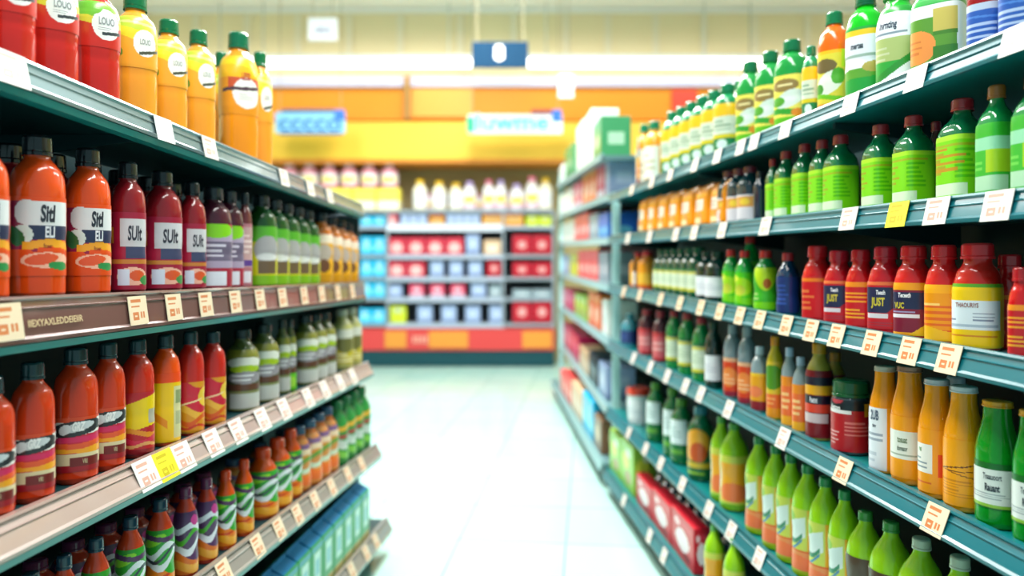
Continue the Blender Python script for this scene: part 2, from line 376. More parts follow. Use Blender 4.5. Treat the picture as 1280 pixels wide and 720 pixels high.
@design('soda_lime')
def _():
    c = Canvas('4cc414'); c.ell(.5,.55,.36,.28,'a8dc1c'); c.ell(.45,.45,.2,.16,'c0c83c'); c.band(.15,.2,'7cd41a',.05,1); c.ell(.3,.8,.14,.1,'d8e83c'); return c
@design('soda_avocado')
def _():
    c = Canvas('3cae24'); c.put(c.Y>.45+1.2*(c.X-.62)**2*3, 'b8d81c'); c.ell(.66,.62,.1,.12,'b8601c'); c.lines(.15,.6,.2,.42,2,'a8c87c',4); c.below(.18,'7ad414'); return c
@design('navy_label')
def _():
    c = Canvas('14306c',40,40); c.lines(.25,.75,.2,.8,5,'2c50a0',4); return c
@design('punch_plain')
def _():
    c = Canvas('c81420'); c.band(.90,.08,'e87a20'); c.lines(.2,.6,.16,.7,4,'e0703c',7); c.ell(.16,.62,.09,.2,'d89858'); return c
@design('punch_navy')
def _():
    c = Canvas('c01626'); c.band(.95,.06,'e0703c'); c.rect(.22,.34,.84,.88,'22284c'); c.put((c.X>.6)&(c.X<.84)&(c.Y<.34+.9*(c.X-.6)*1.1)&(c.Y>.3),'b01626'); c.rect(.26,.22,.62,.32,'d8d4dc'); c.lines(.2,.8,.04,.16,2,'a03040',5)
    c.text(.50,.76,.10,'Teesih','e8e8f0',.1,.03); c.text(.46,.56,.18,'JUST','c8b83c',0,.04); return c
@design('punch_band')
def _():
    c = Canvas('c41822'); c.band(.93,.1,'f08c1c'); c.lines(.15,.8,.5,.78,3,'f09a28',5); c.lines(.15,.7,.15,.4,3,'f0a42c',6); return c
@design('punch_maroon')
def _():
    c = Canvas('f09c14'); c.rect(.08,.06,.80,.86,'7c1834'); c.rect(.1,.5,.74,.82,'20254a'); c.put(c.Y<.05+.9*(c.X-.55),'f0b81c'); c.rect(.14,.33,.66,.40,'e4e0e8'); c.rect(.05,.0,.12,.86,'e8d8e0')
    c.text(.44,.76,.095,'Teceeth','f0f0f4',.1,.03); c.text(.36,.56,.12,'VUC','c8b83c',0,.04); c.lines(.16,.6,.42,.48,1,'9a90b8',2); return c
@design('punch_orange')
def _():
    c = Canvas('f0940e'); c.rect(0,.85,1,1,'ffac14'); c.lines(.1,.9,.12,.66,5,'e0601c',5); c.below(.22,'f4b81c',.05,1,.5); c.rect(.1,.62,.5,.66,'ffca70'); return c
@design('mustard_label')
def _():
    c = Canvas('f0c40c'); c.rect(0,.95,1,1,'58a020'); c.rect(.06,.28,.80,.74,'dce6ee'); c.rect(.1,.32,.76,.36,'a8b8c8'); c.rect(.14,.16,.75,.19,'d0801c'); c.lines(.5,.74,.40,.56,3,'7c88a0',5); c.text(.44,.66,.075,'THAOURIYS','8c4434',0,.02); c.lines(.14,.36,.40,.46,1,'7c88a0',5); return c
@design('red_block')
def _():
    c = Canvas('c8323c',40,40); c.rect(.1,.1,.9,.85,'d8606a'); c.lines(.25,.75,.3,.7,2,'e8a8a8',2); return c
@design('orange_low')
def _():
    c = Canvas('d8401c',48,60); c.rect(0,0,1,.14,'98203a'); c.ell(.5,.5,.3,.25,'e8843c'); c.rect(0,.9,1,1,'e8b088'); c.lines(.3,.7,.3,.6,3,'f0c49a',2); return c
@design('amber_low')
def _():
    c = Canvas('e8a01c',48,60); c.rect(0,0,1,.25,'8c1c2c'); c.ell(.45,.5,.25,.15,'e87c4c'); c.rect(0,.92,1,1,'f0c030'); return c
@design('kiwi_label')
def _():
    c = Canvas('d8b82c',48,60); c.ell(.5,.72,.44,.22,'4c8c1c'); c.rect(0,.0,1,.42,'e8682c'); c.rect(0,0,1,.16,'e8941c'); c.lines(.3,.7,.2,.38,2,'f0a45c',3); return c
@design('carrot_label')
def _():
    c = Canvas('e8881c',48,60); c.rect(.1,.2,.8,.8,'e86c34'); c.rect(0,0,1,.18,'f0ac20'); c.lines(.3,.7,.3,.7,3,'f0c080',3); return c
@design('dark_sauce')
def _():
    c = Canvas('7c101c'); c.rect(0,.78,1,.9,'1c1c30'); c.rect(0,.64,1,.78,'e8a41c'); c.rect(.1,.50,.85,.62,'15152a'); c.rect(0,.38,1,.5,'d8402c'); c.rect(.15,.22,.8,.36,'c8b4b8'); c.text(.48,.56,.09,'Paatnt','e0e0e8',0,.03); return c
@design('jar_red')
def _():
    c = Canvas('b01420'); c.rect(0,.80,1,1,'101c24'); c.rect(.02,.74,.6,.8,'e8e4e4'); c.rect(.78,.7,.92,.95,'e8a01c'); c.lines(.06,.5,.1,.4,4,'d89c9c',3); c.lines(.5,.95,.3,.6,4,'d8706c',6); c.text(.34,.84,.10,'Anton','e8e8e8',0,.03); c.ell(.36,1.0,.12,.08,'a83440'); return c
@design('paper_tall')
def _():
    c = Canvas('f09a0c'); c.rect(.12,.0,.62,.98,'e2e6ee'); c.text(.38,.86,.16,'2UB','4c5c70',0,.04); c.text(.38,.70,.06,'tbnnr','3c4858',0,.03); c.lines(.18,.56,.44,.6,2,'9aa4b4',2); c.lines(.18,.5,.1,.3,2,'c0c8d4',3); return c
@design('paper_square')
def _():
    c = Canvas('f0980c'); c.rect(.14,.3,.78,.76,'e4e6dc'); c.text(.46,.62,.11,'tosuat','5c6c3c',0,.02); c.text(.46,.48,.09,'doreaor','4c5c4c',0,.02); c.lines(.2,.7,.34,.4,1,'a4ac9c',2); return c
@design('paper_side')
def _():
    c = Canvas('f0980c'); c.rect(.08,.3,.5,.76,'e8e4dc'); c.rect(.58,.26,.78,.62,'e0401c'); c.text(.28,.66,.06,'TRE','4c8c3c',0,.03); c.lines(.14,.42,.36,.56,3,'8c98a0',2); c.lines(.1,.5,.12,.18,1,'d8601c',2); return c
@design('etched')
def _():
    c = Canvas('f09c0c'); c.band(.60,.02,'6c3c10',.02,1,.4,.15,.75,.3); c.band(.48,.015,'8c4c10',.01,1,.4,.15,.8,-.15); c.band(.54,.012,'6c3c10',.02,1,1,.3,.9,.1); c.lines(.16,.72,.12,.4,6,'d07c10',2); return c
@design('green_paper')
def _():
    c = Canvas('0c6420'); c.rect(.04,.10,.92,.86,'dce0dc'); c.rect(.0,.03,1,.1,'8cb83c'); c.text(.48,.70,.14,'Tnaauoort','2c3440',0,.02); c.text(.48,.46,.17,'Rauant','2c3440',0,.04); c.lines(.12,.85,.2,.34,3,'9ca4a8',3); return c
@design('oil_white')
def _():
    c = Canvas('0c6a34',48,60); c.rect(.2,.35,.8,.95,'dce8ec'); c.lines(.35,.65,.5,.8,3,'8ca8a8',2); c.rect(.25,.1,.7,.22,'5c9c2c'); return c
@design('mango_picture')
def _():
    c = Canvas('0c6034',56,64); c.ell(.5,.66,.36,.3,'e8a02c',.6); c.ell(.58,.52,.2,.2,'c8501c',.6); c.rect(.1,.2,.9,.32,'c8a828'); c.lines(.25,.75,.05,.15,1,'8cb82c',2); return c
@design('citrus_cordial')
def _():
    c = Canvas('e8a414'); c.put((c.X<.6)&(c.Y>.34), 'c2cc50'); c.put((c.Y>.40+.3*c.X)&(c.Y<.72+.3*c.X)&(c.X<.56), 'd4e0dc'); c.band(.60,.07,'3c8464',.04,2,0,.12,.5,.5); c.band(.50,.05,'4c84a8',.03,2,1,.16,.5,.5); c.ell(.22,.86,.14,.08,'8cbc30'); c.put((c.Y<.34)&(c.X<.85), 'e0884c'); c.ell(.4,.16,.3,.12,'e8703c'); c.band(.35,.03,'d8601c',0,1,0,0,.85); c.below(.05,'a8bc1c'); return c
@design('cordial_brown')
def _():
    c = Canvas('d8d8c4'); c.ell(.42,.72,.34,.36,'4c3420',-.2); c.put(c.X>.74,'b8cc1c'); c.lines(.15,.6,.2,.36,2,'8c8c80',2); return c
@design('cordial_orange')
def _():
    c = Canvas('c8cc4c'); c.rect(.32,.12,.9,.86,'eca014'); c.ell(.6,.3,.3,.18,'e8743c'); c.ell(.16,.55,.14,.3,'dce8e0'); c.rect(0,0,1,.08,'78b81c'); return c
@design('shampoo')
def _():
    c = Canvas('f0eef4',40,40); c.ell(.5,.5,.3,.25,'f4dc5c'); c.rect(0,0,1,.2,'f0b8d0'); return c
@design('plainwhite')
def _():
    c = Canvas('e8eaf0',32,32); c.lines(.25,.75,.3,.7,3,'c8ccd8',2); return c

P = plastic
prod('bottle_red', 'juice', P('c3211a'), P('1c6e30'), 'red_leaf', .44, .80)
prod('bottle_amber', 'juice', P('ee9c2a'), P('0f6b40'), 'amber_leaf', .40, .80)
prod('bottle_banner', 'juice', P('ee9012'), P('0f6b48'), 'orange_banner', .36, .80)
prod('bottle_script', 'juice', P('dd4a12'), P('15181f'), 'silver_script', .15, .62)
prod('bottle_magenta', 'juice', P('8c1420'), P('15181f'), 'magenta_script', .05, .62)
prod('bottle_lilac', 'juice', P('4a1428'), P('20242c'), 'lilac_label', .04, .64)
prod('bottle_pink', 'juice', P('6a2c30'), P('20242c'), 'pink_label', .04, .68)
prod('bottle_lime', 'juice', P('1c4a1c'), P('101c20'), 'lime_label', .04, .66)
prod('bottle_amberlabel', 'juice', P('c86a1c'), P('18242c'), 'amber_label', .04, .70)
prod('bottle_swirl', 'juice', P('cf3a14'), P('17383e'), 'swirl_logo', .10, .50)
prod('bottle_patch', 'juice', P('c82c18'), P('17383e'), 'yellow_patch', .03, .56)
prod('bottle_yellow', 'juice', P('f0500e'), P('17383e'), 'yellow_sleeve', .04, .66)
prod('bottle_berry', 'juice', P('c4261c'), P('17383e'), 'berry_swirl', .03, .52)
prod('bottle_cider', 'slim', P('4a5428'), P('1c3030'), 'cider_stripe', .03, .78)
prod('bottle_ciderlime', 'slim', P('4a5428'), P('1c3030'), 'cider_lime', .03, .78)
prod('bottle_pale', 'slim', P('9c9c60'), P('b0b4a4'), 'pale_leaf', .04, .74)
prod('bottle_orchard', 'cola', P('d8401c'), P('1c3a4c'), 'orchard_swirl', .06, .70)
prod('bottle_orchard_orange', 'cola', P('e0500e'), P('e0441c'), 'orchard_swirl', .06, .70)
prod('bottle_plum', 'cola', P('c83a24'), P('6a2c50'), 'plum_swirl', .06, .74)
prod('bottle_peach', 'cola', P('d8702c'), P('3a5a7c'), 'peach_swirl', .06, .80)
prod('bottle_greenswirl', 'cola', P('1f8a40'), P('1c7a44'), 'green_swirl', .06, .74)
prod('bottle_herb', 'juice', P('1a9440'), P('0f7044'), 'herb_label', .06, .60)
prod('bottle_band', 'juice', P('1a9058'), P('0f7a50'), 'band_white', .08, .74)
prod('bottle_bandamber', 'round', P('e8a020'), P('0f7a50'), 'band_amber', .04, .80)
prod('bottle_citrus', 'juice', P('f0640c'), P('0f7044'), 'citrus_label', .03, .60)
prod('bottle_spray', 'juice', P('0fbc1c'), P('0c5c3a'), 'spray_label', .05, .66)
prod('bottle_cleaner', 'wide', P('1cb42c'), P('0c8440'), 'cleaner_label', .02, .76)
prod('jug_white', 'jug', P('2fb45c'), P('0f8c44'), 'jug_label', .03, .74, 160)
prod('bottle_blue', 'wide', P('98101c'), P('c8d0d8'), 'blue_label', .03, .50)
prod('bottle_vinegar', 'slim', glass('0c2c3c'), P('7c2434'), 'vinegar_label', .06, .52)
prod('bottle_navyplain', 'slim', glass('0c1c34'), P('101820'), None)
prod('bottle_oil', 'square', glass('0a7040'), P('a8242c'), 'olive_oil', .04, .60, 300)
prod('bottle_oilred', 'square', glass('0a7040'), P('a8242c'), 'olive_red', .04, .64, 300)
prod('bottle_oilsilver', 'square', glass('0f8c44'), P('9a5c1c'), 'olive_silver', .04, .66, 300)
prod('bottle_soy', 'slim', glass('5c1418'), P('a02438'), 'white_label', .05, .5)
prod('bottle_orangeblock', 'round', P('d8801c'), P('d0303c'), 'orange_block', .03, .70)
prod('bottle_wine', 'slim', glass('0a4c34'), P('0c5c3c'), 'white_label', .12, .58)
prod('bottle_darkgreen', 'slim', glass('082c24'), P('0a3c2c'), 'plainwhite', .12, .5)
prod('bottle_soda', 'cola', glass('12a83c'), P('e0302c'), 'soda_lime', .06, .62)
prod('bottle_sodaavocado', 'cola', glass('1c9c44'), P('e0302c'), 'soda_avocado', .04, .72)
prod('bottle_navy', 'cola', glass('103058'), P('b82c34'), 'navy_label', .06, .62)
prod('bottle_punch', 'wide', P('d01018'), P('d8202a'), 'punch_plain', .05, .60)
prod('bottle_punchnavy', 'wide', P('c40e20'), P('c41c30'), 'punch_navy', .06, .60)
prod('bottle_punchband', 'wide', P('cc1018'), P('c81c28'), 'punch_band', .05, .60)
prod('bottle_punchmaroon', 'wide', P('d8181c'), P('e0242c'), 'punch_maroon', .04, .60)
prod('bottle_punchorange', 'wide', P('d8181c'), P('e0242c'), 'punch_orange', .04, .60)
prod('bottle_mustard', 'wide', P('c81c14'), P('e0242c'), 'mustard_label', .03, .62, 220)
prod('bottle_teal', 'square', P('3c8ca0'), P('3c8ca0'), 'navy_label', .1, .5)
prod('bottle_redblock', 'round', P('5c2c38'), P('a83040'), 'red_block', .04, .58)
prod('bottle_winered', 'slim', glass('0f8c40'), P('b03038'), 'white_label', .12, .60)
prod('bottle_clearorange', 'juice', glass('7c9098'), P('90a4ac'), 'orange_low', .03, .55)
prod('bottle_clearamber', 'juice', glass('8ca0a8'), P('c4d8e8'), 'amber_low', .03, .60)
prod('bottle_kiwi', 'slim', P('c8b01c'), P('e0901c'), 'kiwi_label', .03, .70)
prod('bottle_carrot', 'slim', P('8c9ca0'), P('a8c0d8'), 'carrot_label', .03, .64)
prod('bottle_sauce', 'slim', P('a89c3c'), P('c8901c'), 'dark_sauce', .03, .72)
prod('jar_red', 'jar', glass('34404c'), P('1c5c34'), 'jar_red', .05, .74, capname='lid')
prod('milk_tall', 'milk', P('f2960a'), P('d0c8b8'), 'paper_tall', .03, .62)
prod('milk_square', 'milk', P('f0940a'), P('b08068'), 'paper_square', .06, .58)
prod('milk_side', 'milk', P('f0960a'), P('ccd0d8'), 'paper_side', .05, .58)
prod('milk_etched', 'milk', P('f29a0a'), P('dce4ec'), 'etched', .05, .58)
prod('milk_green', 'milk', P('0a8c20'), P('e8a024'), 'green_paper', .16, .52)
prod('tub_white', 'tub', P('dce8ec'), P('e0402c'), 'plainwhite', .1, .7, capname='lid')
prod('bottle_oilwhite', 'slim', glass('0a7438'), P('4c8c2c'), 'oil_white', .1, .72)
prod('bottle_mango', 'slim', glass('0f6c44'), P('2c7c8c'), 'mango_picture', .04, .72)
prod('bottle_cordial', 'swing', P('98d010'), P('2c8c4c'), 'citrus_cordial', .04, .62)
prod('bottle_cordialbrown', 'swing', P('92c814'), P('3c8c3c'), 'cordial_brown', .04, .62)
prod('bottle_cordialorange', 'swing', P('92c814'), P('4c9c3c'), 'cordial_orange', .04, .64)
prod('bottle_cordialsilver', 'swing', P('92c814'), P('b8c4b0'), 'cordial_brown', .04, .56)
prod('bottle_shampoo_pink', 'round', P('f4f0f4'), P('f07ca0'), 'shampoo', .1, .6)
prod('bottle_shampoo_yellow', 'round', P('f6f0d8'), P('f8c820'), 'plainwhite', .1, .6)
prod('bottle_shampoo_lilac', 'round', P('f0ecf8'), P('b8a0e0'), 'shampoo', .1, .6)
prod('bottle_pinkwhite', 'round', P('f8a8c0'), P('f0f0ff'), 'shampoo', .1, .55)

def make_prod(key, loc, rz, R, H, label, group, cat='bottle', name=None):
    d = PROD[key]; sh = d['shape']
    nm = name or {'jug':'juice_jug','tub':'lidded_tub','jar':'sauce_jar'}.get(sh, 'drink_bottle')
    o = empty(nm, loc, rz, (R,R,H)); tag(o, label, cat, group)
    mesh_obj('body', body_mesh(sh, d['body']), o)
    mesh_obj(d['capname'], cap_mesh(sh, d['cap']), o)
    if d['des']: mesh_obj('label_sleeve', label_mesh(sh, d['des'], d['z0'], d['z1'], d['span']), o)
    if d['extra']: d['extra'](o)
    return o

# ------------------------------------------------------------------ packs: cartons, pouches, boxes (unit cube, front to -Y)
def pack_meshes(key, body, front, painter):
    def f():
        bmx = box_bm(-.5,.5,-.5,.5,0,1,.03)
        bo = build(key+'_body', bmx, body, False)
        cv = painter(); verts=[]; faces=[]; cols=[]; W,H=cv.w,cv.h
        for j in range(H+1):
            for i in range(W+1): verts.append((-.46+.92*i/W, -.504, .04+.92*j/H))
        for j in range(H):
            for i in range(W):
                faces.append((j*(W+1)+i, j*(W+1)+i+1,(j+1)*(W+1)+i+1,(j+1)*(W+1)+i)); cols.append(cv.a[j,i])
        # printed side panel too
        b = len(verts)
        for j in range(H+1):
            for i in range(W+1): verts.append((.504, -.46+.92*i/W, .04+.92*j/H))
        for j in range(H):
            for i in range(W):
                faces.append(tuple(b+q for q in (j*(W+1)+i, j*(W+1)+i+1,(j+1)*(W+1)+i+1,(j+1)*(W+1)+i))); cols.append(cv.a[j,i])
        b = len(verts)
        for j in range(H+1):
            for i in range(W+1): verts.append((-.504, .46-.92*i/W, .04+.92*j/H))
        for j in range(H):
            for i in range(W):
                faces.append(tuple(b+q for q in (j*(W+1)+i, j*(W+1)+i+1,(j+1)*(W+1)+i+1,(j+1)*(W+1)+i))); cols.append(cv.a[j,i])
        me = bpy.data.meshes.new(key+'_print'); me.from_pydata(verts,[],faces)
        ca = me.color_attributes.new('ink','FLOAT_COLOR','CORNER'); buf=[]
        for c in cols: buf += [c[0],c[1],c[2],1.0]*4
        ca.data.foreach_set('color', buf); me.materials.append(printed()); me.update()
        return bo, me
    return cached(('p',key), f)
def pk(bg, *ops):
    def f():
        c = Canvas(bg, 24, 28)
        for o in ops: getattr(c, o[0])(*o[1:])
        return c
    return f
PACK = {
 'green_carton': ('2c9450', pk('2c9450',('rect',.2,.3,.8,.85,'b8d8cc'),('rect',.3,.4,.7,.7,'7cb8c0'),('rect',0,0,1,.16,'b0a04c'),('rect',0,.9,1,1,'1c8c9c'))),
 'red_box': ('c8142c', pk('c8142c',('ell',.5,.45,.32,.26,'ecdce4'),('rect',.1,.8,.9,.9,'d8304c'),('ell',.25,.8,.14,.08,'f0c8d0'),('ell',.72,.15,.16,.08,'8c0c20'))),
 'lime_bag': ('9cc43c', pk('8cc43c',('ell',.4,.6,.3,.2,'d8e44c'),('ell',.6,.25,.25,.15,'b08c5c'),('ell',.6,.8,.2,.1,'dce8d0'))),
 'pink_box': ('d84468', pk('d84468',('ell',.5,.6,.3,.2,'f0b8c8'),('rect',0,0,1,.25,'c8c8e0'))),
 'magenta_box': ('c81c5c', pk('c81c5c',('rect',.2,.3,.8,.7,'e86c98'))),
 'pale_box': ('90a4cc', pk('98acd4',('rect',.2,.35,.8,.7,'b8c8e4'),('rect',0,0,1,.15,'7488b4'))),
 'cyan_tub': ('18b8e8', pk('18b4e4',('rect',0,.2,1,.5,'7cdcf4'),('rect',.25,.5,.75,.85,'9cc8dc'))),
 'crimson_box': ('b8102c', pk('b8102c',('ell',.5,.5,.24,.22,'d89c9c'),('rect',0,0,1,.1,'8c0c20'))),
 'rose_box': ('c83048', pk('c83048',('ell',.5,.4,.36,.34,'e8b4b4'))),
 'yellowgreen_box': ('c8cc28', pk('c8d828',('rect',.2,.6,.8,.9,'b0b89c'))),
 'amber_box': ('e0a030', pk('e0982c',('rect',.1,.3,.9,.7,'c8a060'),('rect',0,.8,1,1,'a83020'))),
 'tan_box': ('d8b490', pk('d8b898',('rect',.2,.2,.8,.6,'ecdcd0'))),
 'white_box': ('e4ece8', pk('e8f0ec',('rect',.2,.3,.8,.6,'c8dcd8'))),
 'orange_bag': ('e8641c', pk('f0702c',('ell',.5,.4,.3,.25,'f4d0b0'),('rect',0,.75,1,1,'f0942c'))),
 'blue_bag': ('2c6cc0', pk('1c64c8',('ell',.5,.3,.35,.2,'6cc8ec'))),
 'brown_bag': ('7c5c40', pk('805c40',('ell',.5,.5,.3,.25,'c8a880'))),
 'green_box': ('3c8c5c', pk('3c905c',('rect',.2,.3,.8,.6,'a8d0b0'))),
 'grey_box': ('8c9ca8', pk('8ca0ac',('rect',.2,.3,.8,.6,'c0ccd4'))),
 'coral_box': ('e84c4c', pk('f05c54',('rect',.15,.2,.85,.55,'f8c0b8'))),
 'black_pack': ('20303c', pk('1c2c38',('ell',.5,.5,.25,.2,'8ca0b0'))),
 'yellow_tray': ('f4e04c', pk('f8e860',('rect',0,0,1,.4,'f4f0e0'))),
}
def make_pack(key, loc, rz, w, d, h, label, group, name, cat):
    hx, painter = PACK[key]; bo, me = pack_meshes(key, matte(hx), None, painter)
    o = empty(name, loc, rz, (w,d,h)); tag(o, label, cat, group)
    mesh_obj('pack_body', bo, o); mesh_obj('printed_panels', me, o)
    if name == 'drink_carton':
        def fold():
            bm = bmesh.new(); v=[bm.verts.new(p) for p in [(-.48,-.48,.99),(.48,-.48,.99),(.48,.48,.99),(-.48,.48,.99),(-.48,0,1.1),(.48,0,1.1),(-.48,0,1.16),(.48,0,1.16),(-.48,.04,1.16),(.48,.04,1.16)]]
            for q in [(0,1,5,4),(2,3,4,5),(0,4,3),(1,2,5),(4,5,7,6),(5,4,8,9),(6,7,9,8)]: bm.faces.new([v[i] for i in q])
            return build('gable', bm, matte('1f7fb8'))
        mesh_obj('gable_top', cached('gable', fold), o)
    return o
# pillow pouch (unit)
def pouch_mesh(hx):
    def f():
        bm = bmesh.new(); N=14; M=16; g=[[None]*(N+1) for _ in range(M+1)]; g2=[[None]*(N+1) for _ in range(M+1)]
        for j in range(M+1):
            for i in range(N+1):
                u=i/N*2-1; v=j/M; t = max(0,(1-u**4))**.5*(min(1,v*6+.35))*(1-v**5)**.6*.5
                wob = .02*math.sin(9*v+5*u)
                x=u*.5*(1-.05*math.sin(PI*v)); 
                g[j][i]=bm.verts.new((x,-t+wob*(t>0.05),v)); g2[j][i]= g[j][i] if (i in (0,N) or j==M) else bm.verts.new((x,t+wob,v))
        for j in range(M):
            for i in range(N):
                for G in (g,g2):
                    q=[G[j][i],G[j][i+1],G[j+1][i+1],G[j+1][i]]
                    try: bm.faces.new(q)
                    except ValueError: pass
        return build('pouch', bm, plastic(hx), True)
    return cached(('pouch',hx), f)
def pouch_print(des):
    def f():
        cv = DES[des](); W,H=cv.w,cv.h; verts=[];faces=[];cols=[]
        for j in range(H+1):
            for i in range(W+1):
                u=(-.8+1.6*i/W); v=.08+.8*j/H; t=max(0,(1-u**4))**.5*(min(1,v*6+.35))*(1-v**5)**.6*.5
                wob=.02*math.sin(9*v+5*u); verts.append((u*.5*(1-.05*math.sin(PI*v)),-t+wob-.02,v))
        for j in range(H):
            for i in range(W): faces.append((j*(W+1)+i, j*(W+1)+i+1,(j+1)*(W+1)+i+1,(j+1)*(W+1)+i)); cols.append(cv.a[j,i])
        me=bpy.data.meshes.new('pouch_print'); me.from_pydata(verts,[],faces); ca=me.color_attributes.new('ink','FLOAT_COLOR','CORNER'); buf=[]
        for c in cols: buf += [c[0],c[1],c[2],1.0]*4
        ca.data.foreach_set('color',buf); me.materials.append(printed()); me.update(); return me
    return cached(('pp',des), f)
def make_pouch(hx, des, loc, rz, w, d, h, label, group):
    o = empty('drink_pouch', loc, rz, (w,d,h)); tag(o, label, 'pouch', group)
    mesh_obj('pouch_body', pouch_mesh(hx), o); mesh_obj('printed_front', pouch_print(des), o); return o

# ------------------------------------------------------------------ shelves
class Shelf:
    """front lip centre line runs from N (near) to Fp (far); side +1 = right gondola, -1 = left"""
    def __init__(s, pn, Yn, pf, Yf, side, lip, name, tilt=.012, t0=-.14, t1=None, depth=.46, N=None, Fp=None):
        s.N = N or at(pn[0],pn[1],Yn); s.F = Fp or at(pf[0],pf[1],Yf); s.side=side; s.lip=lip; s.name=name; s.tilt=tilt; s.t0=t0; s.t1=t1 if t1 else (1.05 if side<0 else 1.0); s.depth=depth
        d = s.F-s.N; s.d = d; dh = Vector((d.x,d.y,0)).normalized(); s.dh = dh
        s.inn = Vector((dh.y,-dh.x,0))*side            # away from the aisle
        if s.inn.x*side < 0: s.inn = -s.inn
        s.ang = math.atan2(dh.x, dh.y)                  # yaw of the run
    def P(s, t, q=0, dz=0): return s.N + s.d*t + s.inn*q + Vector((0,0,dz))
    def top(s): return s.lip/2 - .012
    def t_for(s, x, q):
        k = (x-CX)/F; a = s.N + s.inn*q
        return (k*a.y - a.x)/(s.d.x - k*s.d.y)
    def foot(s, x, q): return s.P(s.t_for(x,q), q, s.top())
    def t_len(s, dist): return dist/s.d.length
def extrude(s, prof, t0, t1, name, m, parent):
    bm = bmesh.new(); A=[];B=[]
    for (o,z) in prof: A.append(bm.verts.new(s.P(t0,-o,z))); B.append(bm.verts.new(s.P(t1,-o,z)))
    n=len(prof)
    for i in range(n): bm.faces.new((A[i],A[(i+1)%n],B[(i+1)%n],B[i]))
    bm.faces.new(A); bm.faces.new(B[::-1])
    return mesh_obj(name, build(name,bm,m), parent)
def build_shelf(s, root, plate_m, rail_m, edge_m=None):
    h=s.lip/2; tl=s.tilt
    pl = extrude(s, [(-.012,h-.012),(-s.depth,h-.012),(-s.depth,h-.042),(-.012,h-.042)], s.t0, s.t1, 'shelf', plate_m, root)
    rail = extrude(s, [(-.014,h),(.003,h+.001),(.0055,h-.004),(.001,h-.010),(tl*.30,h-.020),(tl*.30+.003,h-.0215),(tl*.30+.003,h-.0235),(tl*.34,h-.025),(tl-.002,-h+.012),(tl+.004,-h+.007),(tl+.003,-h-.001),(tl-.006,-h-.002),(-.006,h-.014),(-.014,h-.014)], s.t0, s.t1, 'price_rail', rail_m, pl)
    if edge_m: extrude(s, [(-.02,-h-.003),(tl+.001,-h-.003),(tl-.003,-h-.018),(-.02,-h-.018)], s.t0, s.t1, 'shelf_edge', edge_m, pl)
    # stiffening fold under the plate and cantilever brackets
    return pl
def bracket(s, t, root, m):
    a=s.P(t); h=s.lip/2
    extrude(s, [(-.05,h-.043),(-s.depth,h-.043),(-s.depth,h-.11),(-.05,h-.06)], t, t+.004, 'shelf_bracket', m, root)

teal_dark = mat('painted_steel_dark_teal','123c40',rough=.4,noise=.1,nscale=6)
teal_in = mat('painted_steel_inner_teal','0f3034',rough=.5,noise=.1,nscale=4)  # even, darker teal paint of the back and end panels
teal_rail = mat('teal_price_rail','0c6670',rough=.3,coat=.3,noise=.05,nscale=2)
teal_edge = mat('teal_shelf_edge','0c7a78',rough=.3,coat=.3)
grey_rail = mat('grey_steel_rail','7f979c',rough=.22,metal=.55,coat=.4,noise=.1,nscale=2)
brown_rail = mat('brown_price_rail','6e4c46',rough=.25,coat=.7,noise=.12,nscale=4)
rose_rail = mat('rose_beige_price_rail','a48f86',rough=.22,coat=.8,noise=.1,nscale=4)
warm_rail = mat('warm_grey_price_rail','8c857c',rough=.28,coat=.5,noise=.1,nscale=4)
chrome = mat('bright_steel','c8d0d2',rough=.2,metal=.8)

YLN, YLF = 1.33, 3.77
L = [Shelf((0,82),YLN,(445,259),YLF,-1,.060,'top left shelf'),
     Shelf((0,402),YLN,(447,363),YLF,-1,.088,'second left shelf'),
     Shelf((0,672),YLN,(452,463),YLF,-1,.066,'third left shelf',tilt=.03),
     Shelf((0,925),YLN,(463,568),YLF,-1,.066,'fourth left shelf',tilt=.028),
     Shelf((0,1240),YLN,(476,664),YLF,-1,.066,'bottom left shelf',tilt=.028)]
YRN, YRF = 1.42, 4.9
R_ = [Shelf((1280,47),YRN,(762,249),YRF,1,.056,'top right shelf',tilt=.014),
     Shelf((1280,254),YRN,(762,300),YRF,1,.060,'second right shelf',tilt=.014),
     Shelf((1280,466),YRN,(762,360),YRF,1,.062,'third right shelf',tilt=.018),
     Shelf((1280,703),YRN,(762,430),YRF,1,.064,'fourth right shelf',tilt=.024),
     Shelf((1280,1005),YRN,(762,515),YRF,1,.064,'fifth right shelf',tilt=.024),
     Shelf((1215,1215),YRN,(757,590),YRF,1,.064,'bottom right shelf',tilt=.02)]

gl = empty('shelving_gondola', (-1.1,2.4,0)); gl.location=(0,0,0)
tag(gl,'long supermarket shelving unit with brown and grey price rails along the left of the aisle','shelving unit')
for s, rm in zip(L,(grey_rail,brown_rail,rose_rail,warm_rail,warm_rail)):
    build_shelf(s, gl, teal_dark, rm, teal_edge)
gr = empty('shelving_gondola', (0,0,0))
tag(gr,'long supermarket shelving unit with teal price rails along the right of the aisle','shelving unit')
for s in R_: build_shelf(s, gr, teal_edge, teal_rail, None)
def panel(name, pts, th, inn, m, parent):
    bm = bmesh.new(); a=[bm.verts.new(p) for p in pts]; b=[bm.verts.new(Vector(p)+inn*th) for p in pts]; n=len(pts)
    bm.faces.new(a); bm.faces.new(b[::-1])
    for i in range(n): bm.faces.new((a[i],a[(i+1)%n],b[(i+1)%n],b[i]))
    return mesh_obj(name, build(name,bm,m), parent)
def back_panel(rows, root, top, depth, t0, t1, m):
    s = rows[1]; a=s.P(t0,depth); b=s.P(t1,depth)
    panel('back_panel', [(a.x,a.y,0.02),(b.x,b.y,0.02),(b.x,b.y,top),(a.x,a.y,top)], .03, s.inn, m, root)
for s in L: s.depth=.46
back_panel(L, gl, 2.05, .50, -.14, 1.0, teal_in)
